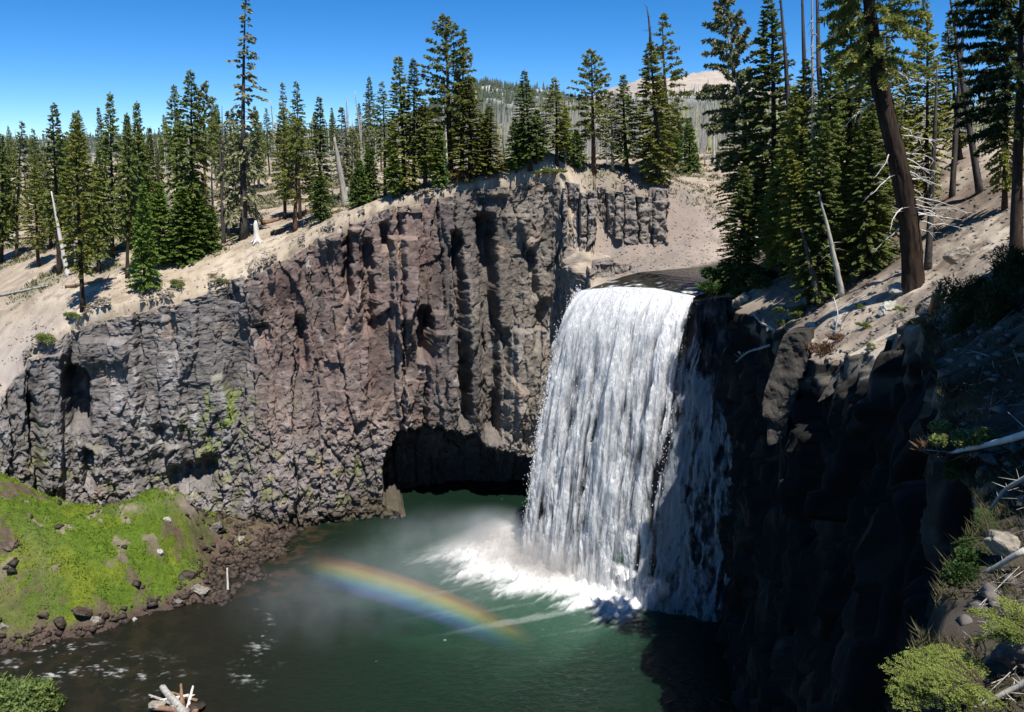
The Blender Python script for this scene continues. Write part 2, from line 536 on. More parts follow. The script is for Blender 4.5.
# columns: warped joints, each column broken into blocks
sw = sg + 0.9 * gn(sg * 0.16, zg * 0.07, seed=31) + 0.30 * gn(sg * 0.7, zg * 0.35, seed=32)
wid = 3.3
c0 = sw / wid + 1.1 * gn(sw * 0.13, 0 * sw + 3.3, seed=33) + 0.5 * gn(sw * 0.37, 0 * sw + 9.1, seed=39)
ci = np.floor(c0); cf = c0 - ci
edge = np.minimum(cf, 1 - cf) * wid
left_id = np.where(cf < 0.5, ci, ci + 1)
colo = (h01(ci, 1) - 0.5) * 1.7
bh = 3.0 + 6.0 * h01(ci, 2)
zw = zg + 0.5 * gn(sg * 0.5, zg * 0.3, seed=34) + 20 * h01(ci, 3)
bi = np.floor(zw / bh); bf = (zw / bh - bi) * bh
blk = (h01b(ci, bi, 4) - 0.5) * 1.1
bedge = np.minimum(bf, bh - bf)
# finer prisms inside the columns
c1 = (sg + 0.5 * gn(sg * 0.3, zg * 0.12, seed=35)) / 0.85 + 0.6 * gn(sg * 0.5, zg * 0.1, seed=36)
c1i = np.floor(c1); c1f = c1 - c1i
e1 = np.minimum(c1f, 1 - c1f) * 0.85
b1h = 0.7 + 1.8 * h01(c1i, 6)
z1 = (zg + 0.25 * gn(sg * 1.3, zg * 0.9, seed=37) + 9 * h01(c1i, 7)) / b1h
b1i = np.floor(z1)
sub = (h01b(c1i, b1i, 8) - 0.5) * 0.62
calm = sm(gn(sg * 0.12, zg * 0.10, seed=38), -0.45, 0.35)                # where the face is broken up
big = 1.5 * fbm(sg * 0.075, zg * 0.045, oct=2, seed=40)
rug = fbm(sg * 0.9, zg * 0.9, oct=5, seed=41, gain=0.55)
rid = 1 - np.abs(fbm(sg * 0.42, zg * 0.42, oct=4, seed=43)) * 2
platy = gn(sg * 0.5, zg * 2.6 + 0.5 * gn(sg * 0.3, zg * 0.3, seed=44), seed=45) + 0.6 * gn(sg * 1.3, zg * 6.0, seed=46)
zone_platy = 1 - sm(px, 235, 300)
zone_red = sm(px, 235, 275) * (1 - sm(px, 425, 470)) * (1 - .75 * sm(py + 18 * gn(px * .03, py * .03, seed=77), 415, 460))
zone_low = 1 - sm(py, 395, 450) * 0.80
wx1 = sg + 0.5 * gn(sg * .35, zg * .2, seed=70) ; wz1 = zg + 0.5 * gn(sg * .3, zg * .3, seed=71)
fa1, fe1, fr1 = facets(wx1 / 2.9, wz1 / 11.0, 500, .5)
fa2, fe2, fr2 = facets(wx1 / 1.25 + 7.3, wz1 / 4.2, 520, .7)
fa3, fe3, fr3 = facets((sg + .2 * gn(sg, zg, seed=72)) / 0.50, zg / 0.62, 540)
jm = sm(gn(sg * 0.10, zg * 0.06, seed=73), -0.2, 0.35)            # where the columns are crisp
loose = np.clip(sm(py, 385, 450) * (1 - sm(px, 500, 560)) + 0.22 * zone_platy + 0.28 * (1 - calm) + sm(px, 500, 530) * 0.4, 0, 1)   # broken, rubbly rock
D = 0.9 * big + colo * (0.35 + 0.5 * jm) * (1 - 0.5 * loose) + fa1 * (1.35 - 0.4 * loose) + fa2 * (0.26 + 0.38 * loose) + fa3 * (0.05 + 0.19 * loose) + loose * (0.12 * rug + 0.08 * rid)
D += 0.09 * fbm(sg * 1.1, zg * 0.22, oct=5, seed=75) + 0.05 * rug
gate = sm(gn(sg * 0.15, zg * 0.12, seed=170), -.15, .25)
D += 0.55 * blk * gate * (1 - .5 * loose) + 0.55 * sub * sm(gn(sg * 0.2, zg * 0.16, seed=171), -.05, .3) * (1 - .5 * loose)
D += platy * (0.008 + 0.05 * zone_platy)
D -= 1.3 * np.exp(-(edge / 0.15) ** 2) * sm(h01(left_id, 9), .35, .8) * sm(gn(sg * .2, zg * .12, seed=74), -.25, .25)
D -= 0.7 * np.exp(-(fe1 / 0.05) ** 2) * sm(fr1, .5, .9)
D -= 0.20 * np.exp(-(fe2 / 0.06) ** 2) * loose
# rubbly lower part
lowm = sm(py, 380, 450) * (1 - sm(px, 560, 600))
D += lowm * (0.30 * fbm(sg * 0.8, zg * 0.8, oct=4, seed=47) + 0.25 * (h01b(c1i + 0.0, np.floor(z1 * 1.7), 11) - 0.5))
# clefts seen in the photograph: px, y0, y1, half width, depth, slant px
for cx, y0, y1, w, dep, sl in ((456, 232, 428, 6, 2.4, 10), (487, 215, 440, 8, 3.0, 6), (505, 330, 440, 7, 1.6, -6), (74, 368, 432, 10, 3.2, 6), (578, 188, 256, 7, 3.0, 6),
                               (346, 212, 300, 4, 1.8, 3), (367, 240, 335, 6, 1.6, 0), (384, 222, 250, 4, 1.4, 2), (31, 395, 500, 4, 1.8, 8), (424, 308, 362, 7, 2.4, 2),
                               (300, 318, 372, 5, 1.2, 4), (88, 450, 490, 6, 1.8, 2), (160, 425, 470, 7, 1.2, 0), (262, 325, 345, 8, 1.2, 0), (532, 250, 300, 4, 1.3, 3), (545, 300, 350, 6, 1.5, -8), (210, 455, 480, 8, 1.3, 0)):
    cc = cx + sl * (py - y0) / (y1 - y0) + 2.5 * gn(py * 0.06, 0 * py + cx, seed=50)
    D -= 1.25 * dep * np.exp(-((px - cc) / w) ** 4) * sm(py, y0 - 4, y0 + 8) * (1 - sm(py, y1 - 10, y1 + 4))
# buttresses and ledges that stand out: x0,x1,y0,y1,out
for x0, x1, y0, y1, out in ((392, 418, 237, 352, 1.5), (350, 363, 222, 330, 0.9), (428, 460, 330, 470, 1.3), (433, 446, 312, 345, 1.2), (320, 347, 226, 256, 1.2), (462, 480, 280, 420, 1.0), (380, 392, 196, 222, .8),
                            (32, 62, 352, 500, 1.4), (80, 128, 340, 372, 1.5), (240, 262, 280, 330, 0.9), (515, 545, 330, 430, 1.1), (505, 530, 215, 235, 1.0), (545, 565, 195, 230, .7), (270, 300, 245, 300, .8), (150, 185, 445, 470, 1.0)):
    wx = 2.0 * gn(py * 0.09, 0 * py + x0, seed=51)
    D += out * sm(px, x0 - 2 + wx, x0 + 2 + wx) * (1 - sm(px, x1 - 2 + wx, x1 + 2 + wx)) * sm(py, y0 - 1.5, y0 + 1.5) * (1 - sm(py, y1 - 22, y1 + 12))
# the cave at the foot, and its overhang running on behind the falls
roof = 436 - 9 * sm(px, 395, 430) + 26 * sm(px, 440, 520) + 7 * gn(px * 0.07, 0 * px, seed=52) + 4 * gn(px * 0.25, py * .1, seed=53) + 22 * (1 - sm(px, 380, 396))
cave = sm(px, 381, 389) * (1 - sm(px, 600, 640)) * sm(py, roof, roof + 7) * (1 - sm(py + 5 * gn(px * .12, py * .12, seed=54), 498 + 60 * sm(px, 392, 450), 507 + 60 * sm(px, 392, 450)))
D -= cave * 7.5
# undercut at the foot above the mound
und = sm(px, 150, 185) * (1 - sm(px, 206, 222)) * sm(py, 462, 470) * (1 - sm(py, 480, 500))
D -= 1.6 * und
behind = sm(px, 552, 580) * sm(py, 300, 340)
D = D * (1 - 0.6 * behind) - 1.6 * behind
# fade at the lip so that the river's edge stays where it is
lip = sm(sg, S[13] - 1.0, S[14]) * sm(vb + 0 * sg, 0.8, 0.97)
D *= 1 - 0.85 * lip
tang = 0.22 * fbm(sg * 1.1, zg * 1.1, oct=3, seed=55)
W[..., 0] += NX[:, None] * D - NY[:, None] * tang
W[..., 1] += NY[:, None] * D + NX[:, None] * tang
# ragged rim
drop = (0.10 + 0.60 * h01(ci, 12) + 0.30 * h01(c1i, 13) * 1.0) * sm(vb + 0 * sg, 0.93, 1.0) * (1 - lip)
W[..., 2] -= drop
cap = []
for k in range(1, NCAP + 1):
    b = W[:, -1].copy()
    back = 0.9 * k
    b[:, 0] -= NX * back
    b[:, 1] -= NY * back
    b[:, 2] -= 0.05 * k
    cap.append(b)
W2 = np.concatenate([W, np.stack(cap, 1)], 1)

# albedo by rock zone
def mixc(a, b, t): return a + (np.asarray(b) - a) * t[..., None]
T = np.zeros(W.shape) + np.array((0.27, 0.255, 0.245))
n1 = fbm(sg * 0.25, zg * 0.18, oct=4, seed=60); n2 = fbm(sg * 0.5, zg * 0.5, oct=4, seed=61); n3 = fbm(sg * 0.12, zg * 0.12, oct=3, seed=62)
T = mixc(T, (0.35, 0.335, 0.325), sm(n1, 0.15, 0.6) * zone_platy)
T = mixc(T, (0.17, 0.16, 0.155), sm(n2, 0.1, 0.5) * 0.75)
T = mixc(T, (0.30, 0.215, 0.182), zone_red * (0.5 + 0.3 * sm(n3, -0.3, 0.3)))
T = mixc(T, (0.24, 0.165, 0.148), zone_red * sm(n1, -0.1, 0.5) * 0.6)
zr = sm(px, 440, 475)
T = mixc(T, (0.25, 0.22, 0.185), zr * 0.9)
T = mixc(T, (0.36, 0.325, 0.275), zr * sm(n2, -0.1, 0.35) * 0.6)
T = mixc(T, (0.12, 0.11, 0.11), sm(px, 425, 445) * (1 - sm(px, 495, 512)) * sm(n3, -0.5, 0.2) * 0.55)
T = mixc(T, (0.42, 0.40, 0.37), zr * sm(px, 500, 520) * sm(py, 315, 335) * (1 - sm(py, 390, 420)) * sm(n1, -0.2, 0.3) * 0.7)
blockt = (h01b(ci, bi, 14) - 0.5) * 0.35 + (h01b(c1i, b1i, 15) - 0.5) * 0.30 * calm
T = T * (1 + (fr1 - .5) * .30 + (fr2 - .5) * .28 + (fr3 - .5) * .25)[..., None] * np.array((0.60, 0.58, 0.57))
T = mixc(T, (0.38, 0.26, 0.18), sm(gn(sg * 0.4, zg * 0.25, seed=63), 0.40, 0.75) * 0.3)          # rust
T = mixc(T, (0.46, 0.45, 0.43), sm(gn(sg * 0.8, zg * 0.35, seed=64), 0.45, 0.75) * 0.4)            # pale fresh scars
mossm = np.exp(-((px - 222) / 26) ** 2 - ((py - 410) / 26) ** 2) + np.exp(-((px - 188) / 12) ** 2 - ((py - 430) / 7) ** 2) + np.exp(-((px - 215) / 18) ** 2 - ((py - 450) / 22) ** 2) * .8 + np.exp(-((px - 275) / 25) ** 2 - ((py - 405) / 5) ** 2) * .6 + np.exp(-((px - 36) / 8) ** 2 - ((py - 455) / 40) ** 2) * .6
T = mixc(T, (0.15, 0.19, 0.035), np.clip(mossm, 0, 1) * sm(fbm(sg * 0.7, zg * 0.7, oct=4, seed=65), -0.05, 0.4))
T = mixc(T, (0.16, 0.165, 0.06), sm(py, 420, 470) * (1 - sm(px, 380, 420)) * sm(fbm(sg * 0.5, zg * 0.6, oct=4, seed=66), 0.15, 0.5) * 0.6)
wet = 1 - sm(zg + 0.7 * n2, 0.4, 3.2 + 3.5 * sm(px, 340, 390))
T = mixc(T, (0.060, 0.048, 0.030), wet * 0.9)
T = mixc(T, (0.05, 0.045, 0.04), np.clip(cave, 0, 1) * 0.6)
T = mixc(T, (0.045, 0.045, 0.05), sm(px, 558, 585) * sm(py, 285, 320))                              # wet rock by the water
topm = sm(vb + 0 * sg, 0.955, 0.99) * (1 - lip)
T = mixc(T, (0.30, 0.25, 0.195), topm * 0.55 * sm(n2, -0.3, 0.2))
T2 = np.concatenate([T] + [T[:, -1:] * 0 + np.array((0.30, 0.25, 0.195))] * NCAP, 1)
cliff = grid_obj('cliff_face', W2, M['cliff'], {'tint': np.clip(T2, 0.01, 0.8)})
tag(cliff, 'jointed grey and reddish brown rock wall behind the pool', 'cliff', kind='structure')

# ------------------------------------------------------------------ plateau and everything beyond it: one sheet to the far hills
NPU, NPR = 900, 520
u_ = np.linspace(-1.15, 0.75, NPU)
y0 = np.interp(u_, RIMU, RIMY)
y0 = np.where(u_ > RIMU[-1], np.interp(u_, [RIMU[-1], 0.3, 0.45], [RIMY[-1], 79.0, 80.0]), y0)
y0 = y0 + np.where(u_ < RIMU[-6], .45 * fbm(u_ * 70, 0 * u_, oct=4, seed=79) + .3, 0)
t_ = np.linspace(0, 1, NPR)
rr = (np.exp(t_ * 4.7) - 1) / (math.exp(4.7) - 1)
Yg = y0[:, None] + 0.55 * sm(RIMU[-6] - u_, 0, .02)[:, None] - .05 + rr[None] * (2600 - y0[:, None])
Xg = u_[:, None] * Yg
Zg = plateau_z(Xg, np.minimum(Yg, 700)) if False else plateau_z(Xg * np.minimum(1, 600 / Yg), np.minimum(Yg, 600)) - 8 * sm(Yg, 600, 2600)
Zg -= (0.45 + .35 * fbm(Xg * .8, Yg * .8, oct=3, seed=76)) * np.exp(-(Yg - Yg[:, :1]) / .9) * sm(RIMU[-6] - u_, 0, .02)[:, None]
skirt = np.stack([Xg[:, 0], Yg[:, 0] + 0.15, Zg[:, 0] - 1.6], -1)[:, None]
PG = np.concatenate([skirt, np.stack([Xg, Yg, Zg], -1)], 1)
nA = fbm(Xg * 0.12, Yg * 0.12, oct=4, seed=70); nB = fbm(Xg * 0.6, Yg * 0.6, oct=3, seed=71)
TG = np.zeros(PG[:, 1:].shape) + np.array((0.36, 0.30, 0.225))
TG = mixc(TG, (0.46, 0.395, 0.305), sm(nA, 0.0, 0.5))
TG = mixc(TG, (0.24, 0.195, 0.145), sm(nB, 0.05, 0.5) * 0.75)
nF = fbm(Xg * 2.2, Yg * 2.2, oct=3, seed=78)
TG = mixc(TG, (0.20, 0.16, 0.12), sm(nF + .5 * nB, 0.25, 0.6) * 0.6)
litter = sm(Yg - y0[:, None], 5, 13) * (1 - 0.35 * sm(nA, 0, 0.4))
TG = mixc(TG, (0.25, 0.20, 0.155), litter * sm(nA + .5 * nB, -.5, .25) * 0.85)
TG = mixc(TG, (0.16, 0.17, 0.10), sm(fbm(Xg * 0.09, Yg * 0.09, oct=4, seed=72), 0.02, 0.3) * litter * 0.75)
gsl = sm(Xg, 6, 12) * (1 - sm(Xg, 30, 44)) * (1 - sm(Yg, 98, 112))
TG = mixc(TG, (0.225, 0.185, 0.16), gsl * 0.9)
TG = mixc(TG, (0.36, 0.30, 0.25), gsl * sm(Xg - (Yg - 92) * 0.5, 17, 24) * 0.9)
TG = mixc(TG, (0.20, 0.17, 0.15), gsl * sm(nB, 0.15, 0.4) * 0.8)
TG = mixc(TG, (0.33, 0.285, 0.255), (1 - sm(Xg, -54, -44)) * (1 - sm(Yg, 88, 98)) * 0.8)
TG = mixc(TG, (0.06, 0.05, 0.04), (1 - sm(channel(Xg, Yg), 3.5, 5)) * sm(Xg, 9, 11))
pl = grid_obj('ground', PG, M['soil'], {'tint': np.concatenate([TG[:, :1] * 0.8, TG], 1)})
tag(pl, kind='structure')

# ------------------------------------------------------------------ right bank skin
yb = np.concatenate([np.linspace(3.0, 30, 330, endpoint=False), np.linspace(30, 82, 420)])
RBI = np.stack([np.interp(yb, RB[:, 0], RB[:, k]) for k in range(1, 5)], -1)
qa = np.linspace(0, 1, 190)
dtop = np.concatenate([np.linspace(0.08, 14, 190), 14 + (np.linspace(0, 1, 60) ** 1.6)[1:] * 90])
jit = 0.8 * fbm(yb * 0.35, 0 * yb, oct=4, seed=80)
rimx = RBI[:, 0] + 0
A = np.zeros((len(yb), len(qa), 3))
A[..., 0] = RBI[:, 3:4] + (rimx - RBI[:, 3])[:, None] * qa[None] ** 0.6
A[..., 1] = yb[:, None]
A[..., 2] = -1.5 + (RBI[:, 1] + 1.5)[:, None] * qa[None]
sy, zz = A[..., 1], A[..., 2]
fade = 1 - sm(qa, 0.93, 1.0)[None]
cw = sy + 0.8 * gn(sy * 0.2, zz * 0.08, seed=81)
cI = np.floor(cw / 2.2); eI = np.minimum(cw / 2.2 - cI, 1 - cw / 2.2 + cI) * 2.2
bI = np.floor((zz + 0.6 * gn(sy * .4, zz * .3, seed=87)) / 3.2 + 7 * h01(cI, 82))
fb1, fbe, _ = facets((sy + .4 * gn(sy * .3, zz * .2, seed=97)) / 2.2, (zz + .5 * gn(sy * .3, zz * .3, seed=98)) / 5.0, 560, 1.0)
fb2, _, _ = facets(sy / .9, zz / 1.7, 580, 1.2)
dd = 0.6 * fbm(sy * 0.1, zz * 0.07, oct=3, seed=83) + (h01(cI, 84) - 0.5) * 0.9 + 2.3 * fb1 + .9 * fb2 - .5 * np.exp(-(fbe / .05) ** 2) + 0.15 * fbm(sy * 0.9, zz * 0.9, oct=5, seed=86) - 0.8 * np.exp(-(eI / 0.15) ** 2)
near = sm(sy, 9, 22)
dd = dd * (0.35 + 0.65 * near)
A[..., 0] -= dd * (0.55 + 0.45 * fade)
rj = (0.5 * fbm(yb * .9, 0 * yb, oct=4, seed=95) + .5 * (h01(cI[:, -1], 96) - .6)) * sm(yb, 9, 18)
A[..., 2] += rj[:, None] * sm(qa, .85, 1.0)[None]
Xt = RBI[:, 0:1] + dtop[None]
Yt = yb[:, None] + 0 * Xt
Zt = bank_z(Xt, Yt)
Xt2 = Xt - dd[:, -1:] * 0.55 * np.exp(-dtop / 1.5)[None]
Zt = Zt + rj[:, None] * np.exp(-dtop / 1.2)[None]
PB = np.concatenate([A, np.stack([Xt2, Yt, Zt], -1)], 1)
TC = np.zeros(A.shape) + np.array((0.012, 0.0115, 0.0115))  # cliff tinted near black: its shade is put into the colour
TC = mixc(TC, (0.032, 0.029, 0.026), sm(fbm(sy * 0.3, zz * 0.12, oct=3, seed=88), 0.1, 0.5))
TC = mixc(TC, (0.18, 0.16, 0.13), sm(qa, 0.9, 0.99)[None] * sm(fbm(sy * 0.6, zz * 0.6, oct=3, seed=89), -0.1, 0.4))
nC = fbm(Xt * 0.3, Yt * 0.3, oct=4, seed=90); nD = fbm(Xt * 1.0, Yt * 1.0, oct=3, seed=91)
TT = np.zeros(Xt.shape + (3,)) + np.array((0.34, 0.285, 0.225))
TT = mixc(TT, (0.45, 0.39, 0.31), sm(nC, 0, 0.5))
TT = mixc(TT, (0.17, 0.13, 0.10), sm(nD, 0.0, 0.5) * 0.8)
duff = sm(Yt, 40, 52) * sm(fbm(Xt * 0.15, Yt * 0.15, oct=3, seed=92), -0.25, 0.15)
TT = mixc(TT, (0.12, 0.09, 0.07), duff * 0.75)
TT = mixc(TT, (0.035, 0.029, 0.023), (1 - sm(Yt, 20, 33)) * 0.92)  # ground towards the viewer painted darker, standing in for shade
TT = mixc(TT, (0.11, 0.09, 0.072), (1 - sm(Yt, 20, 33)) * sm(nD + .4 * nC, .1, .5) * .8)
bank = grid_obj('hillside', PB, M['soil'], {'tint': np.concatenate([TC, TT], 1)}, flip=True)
tag(bank, 'steep right bank with dark shaded cliff below a sandy slope', 'hillside', kind='structure')

# ------------------------------------------------------------------ rocky promontory beside the slope (two crags)
def crag(name, pts, z0, depth, seed, label):
    """a row of blocky columns along a short rim line; pts = (x, y, ztop)"""
    pts = np.array(pts, dtype=float)
    L = np.concatenate([[0], np.cumsum(np.hypot(np.diff(pts[:, 0]), np.diff(pts[:, 1])))])
    n, m = 220, 110
    s = np.linspace(0, L[-1], n)
    R = np.stack([np.interp(s, L, pts[:, k]) for k in range(3)], -1)
    zb = np.interp(s, np.linspace(0, L[-1], len(z0)), z0)
    v = np.linspace(0, 1, m)
    P = np.zeros((n, m, 3))
    P[..., 0] = R[:, None, 0]; P[..., 1] = R[:, None, 1] - 0.9 * (1 - v[None]) 
    P[..., 2] = zb[:, None] + (R[:, 2] - zb)[:, None] * v[None]
    ss = s[:, None] + 0 * v[None]; z = P[..., 2]
    w = ss + 0.5 * gn(ss * 0.5, z * 0.12, seed=seed)
    cw_ = w / 1.5 + 0.9 * gn(ss * 0.35, 0 * ss + 2.2, seed=seed + 12)
    k = np.floor(cw_); e = np.minimum(cw_ - k, 1 - cw_ + k) * 1.5
    fh, _, _ = facets(ss / .8, z / 1.7, seed + 20, 1.0)
    bb = np.floor((z + 3 * h01(k, seed + 3)) / 1.9)
    d = (h01(k, seed) - 0.35) * 1.9 + .5 * fh + (h01b(k, bb, seed + 1) - 0.5) * 0.7 + 0.3 * fbm(ss * 1.2, z * 1.2, oct=5, seed=seed + 2) - 0.9 * np.exp(-(e / 0.12) ** 2) * sm(h01(k, seed + 14), .2, .6)
    P[..., 1] -= d
    P[..., 0] += 0.2 * fbm(ss, z, oct=3, seed=seed + 5)
    P[..., 2] -= (1.3 * h01(k, seed + 6) * sm(v, 0.8, 1.0)[None])
    rows = [P]
    top = P[:, -1]
    for q, (bk, dz) in enumerate(((0.8, 0.05), (2.0, 0.0), (depth, -0.35))):
        t = top.copy(); t[:, 1] = R[:, 1] + bk; t[:, 2] = top[:, 2] + dz
        rows.append(t[:, None])
    P = np.concatenate(rows, 1)
    P[0, :, 1] += 2.5; P[-1, :, 1] += 2.5
    col = np.zeros(P.shape) + np.array((0.20, 0.175, 0.155))
    sx = np.arange(n)[:, None] * 0.06 + 0 * P[..., 2]
    col = mixc(col, (0.12, 0.11, 0.10), sm(fbm(sx, P[..., 2] * 0.7, oct=3, seed=seed + 8), 0, 0.4) * 0.7)
    col = mixc(col, (0.32, 0.27, 0.22), sm(gn(sx * 2, P[..., 2] * 0.9, seed=seed + 9), 0.3, 0.5) * 0.6)
    o = grid_obj(name, P, M['cliff'], {'tint': col})
    tag(o, label, 'rock outcrop')
    return o

a = [at(563, 180, 98.4), at(580, 183, 97.6), at(597, 186, 98.6)]
crag('rock_outcrop', a, [30.6, 30.0, 31.5], 5.0, 300, 'dark narrow crag standing at the rim just left of the broader outcrop')
a = [at(597, 184, 100.6), at(615, 184, 98.0), at(645, 186, 97.6), at(668, 190, 97.9)]
crag('rock_outcrop', a, [33.4, 31.6, 30.6, 30.2], 6.5, 320, 'broad block of dark columns capping the pale gravel slope')
a = [at(588, 262, 91.5), at(610, 258, 91.8), at(640, 266, 90.8)]
crag('rock_outcrop', a, [26.5, 27.6, 28.6], 3.5, 340, 'low reddish broken ledge beside the lip of the falls')

# ------------------------------------------------------------------ mossy mound by the pool
MC = np.array([(-43.4, 64, -.1), (-39, 65.7, -.1), (-34.5, 69, -.1), (-30.5, 71, -.1), (-27.3, 72.5, -.1), (-25.2, 77, -.1), (-24.5, 82, -.1), (-24, 87, -.1), (-55, 62.5, -.1), (-70, 62, 0),
    (-40, 60, -2), (-30, 66, -2), (-22, 73, -2.2), (-20.5, 82, -2), (-55, 58, -2),
    (*atz(40, 600, 2.6)[:2], 2.6), (*atz(100, 590, 2.8)[:2], 2.8), (*atz(160, 560, 3.2)[:2], 3.2), (*atz(200, 545, 2.2)[:2], 2.2),
    (*at(150, 492, 80.5)[:2], at(150, 492, 80.5)[2]), (*at(185, 500, 80)[:2], at(185, 500, 80)[2]), (*at(100, 513, 78)[:2], at(100, 513, 78)[2]), (*at(60, 512, 77)[:2], at(60, 512, 77)[2]), (*at(0, 482, 76)[:2], at(0, 482, 76)[2]),
    (*at(-60, 460, 76)[:2], at(-60, 460, 76)[2]), (*at(30, 540, 72.5)[:2], at(30, 540, 72.5)[2]), (-34, 84, 4.0), (-44, 82.5, 5.0), (-29, 83, 1.6), (-27, 86, 1.0), (-54, 82, 7.5), (-70, 80, 9)], dtype=float)
def fit2(c):
    w, xy = tps_fit(c, 0.01)
    def f(x, y):
        o = w[-3] + w[-2] * x / 50 + w[-1] * y / 50
        for k in range(len(xy)):
            r2 = (x / 50 - xy[k, 0]) ** 2 + (y / 50 - xy[k, 1]) ** 2
            o = o + w[k] * 0.5 * r2 * np.log(r2 + 1e-12)
        return o
    return f
mound_f = fit2(MC)
def mound_z(x, y):
    return mound_f(x, y) + 0.45 * fbm(x * 0.35, y * 0.35, oct=3, seed=100) + 0.22 * fbm(x * 1.2, y * 1.2, oct=5, seed=101)
xm, ym = np.meshgrid(np.linspace(-78, -19, 620), np.linspace(57, 89, 380), indexing='ij')
zm = mound_z(xm, ym)
PM = np.stack([xm, ym, zm], -1)
mpx, mpy = proj(PM)
nm = fbm(xm * 0.22, ym * 0.22, oct=4, seed=102)
green = sm(zm + 1.2 * nm, 0.6, 1.7) * (1 - 0.9 * sm(mpx + 14 * nm, 198, 232)) * sm(nm + .35 * fbm(xm * 1.1, ym * 1.1, oct=3, seed=107), -.62, -.2)
# bare patches: the rocky crest, its right flank, the brown bank at the far left
bare = np.exp(-((mpx - 190) / 22) ** 2 - ((mpy - 505) / 16) ** 2) + np.exp(-((mpx - 15) / 40) ** 2 - ((mpy - 580) / 45) ** 2) * 0.8 + np.exp(-((mpx - 205) / 18) ** 2 - ((mpy - 545) / 25) ** 2) + np.exp(-((mpx - 128) / 18) ** 2 - ((mpy - 508) / 7) ** 2) * .8
bare = np.clip(bare, 0, 1) * sm(nm, -0.45, 0.05)
bare = np.maximum(bare, sm(fbm(xm * .45, ym * .45, oct=4, seed=108), .28, .5) * .8)
green = green * (1 - bare)
green = np.maximum(green, 0.8 * np.exp(-((mpx - 250) / 22) ** 2 - ((mpy - 540) / 10) ** 2) * sm(nm, -0.2, 0.3))
TM = np.zeros(PM.shape) + np.array((0.095, 0.068, 0.05))
TM = mixc(TM, (0.26, 0.21, 0.17), bare * sm(zm, 3, 6))
TM = mixc(TM, (0.075, 0.12, 0.012), green)
TM = mixc(TM, (0.15, 0.165, 0.015), green * .6 * sm(fbm(xm * 0.25, ym * 0.25, oct=5, seed=103), -0.1, 0.6))
TM = mixc(TM, (0.07, 0.05, 0.04), 1 - sm(zm, 0.1, 0.9))
mound = grid_obj('mossy_bank', PM, M['mound'], {'tint': TM})
tag(mound, 'bright green mossy mound at the edge of the pool', 'bank', kind='structure')
# moss: short blades that nobody could count
idx = rng.integers(0, xm.size, 240000)
gsel = idx[(rng.random(len(idx)) < green.ravel()[idx]) & (mpx.ravel()[idx] > -40) & (mpx.ravel()[idx] < 300)]
bx = xm.ravel()[gsel] + rng.normal(0, 0.06, len(gsel)); by = ym.ravel()[gsel] + rng.normal(0, 0.06, len(gsel))
bz = mound_z(bx, by) - 0.02
hgt = 0.05 + 0.16 * rng.random(len(gsel)) * (0.5 + sm(fbm(bx * 0.5, by * 0.5, seed=104), -0.2, 0.4))
a_ = rng.random(len(gsel)) * 6.283
lean = rng.normal(0, 0.6, (2, len(gsel))) * hgt
wd = 0.03 + 0.05 * rng.random(len(gsel))
b0 = np.stack([bx + np.cos(a_) * wd, by + np.sin(a_) * wd, bz], -1)
b1 = np.stack([bx - np.cos(a_) * wd, by - np.sin(a_) * wd, bz], -1)
b2 = np.stack([bx + lean[0], by + lean[1], bz + hgt], -1)
mo = link('moss', raw_mesh('moss', np.stack([b0, b1, b2], 1).reshape(-1, 3), np.arange(len(gsel) * 3).reshape(-1, 3), M['moss']))
tag(mo, 'bright green moss covering the mound', 'moss', kind='stuff')
# ------------------------------------------------------------------ far hills
def ridge(name, pts, depth, mat, seed, amp, label, colf, nx=420, ny=90):
    """a ridge whose crest follows pts = (px, py, distance); it slopes towards the viewer and away behind"""
    W = np.array([at(*p) for p in pts])
    n = nx
    tt = np.linspace(0, 1, len(W)); t = np.linspace(0, 1, n)
    R = np.stack([np.interp(t, tt, W[:, k]) for k in range(3)], -1)
    rows = []
    for q in np.linspace(-1, 0.5, ny):
        P = R.copy()
        P[:, 1] = R[:, 1] + q * depth
        P[:, 0] = R[:, 0] * (1 + 0.3 * q * depth / R[:, 1])
        k = abs(q) ** 1.15 if q < 0 else (q * 1.6) ** 1.4
        z0 = 25.0
        P[:, 2] = R[:, 2] - (R[:, 2] - z0) * min(k, 1.0)
        rows.append(P)
    P = np.stack(rows, 1)
    sc = 6.0 / depth
    P[..., 2] += amp * (fbm(P[..., 0] * sc, P[..., 1] * sc, oct=6, seed=seed) - 0.2) * np.clip(1 - np.abs(np.linspace(-1, .5, ny))[None] * 0.5, 0.2, 1)
    col = colf(P)
    o = grid_obj(name, P, mat, {'tint': col}, flip=True)
    tag(o, label, 'mountain', kind='structure')
    return P

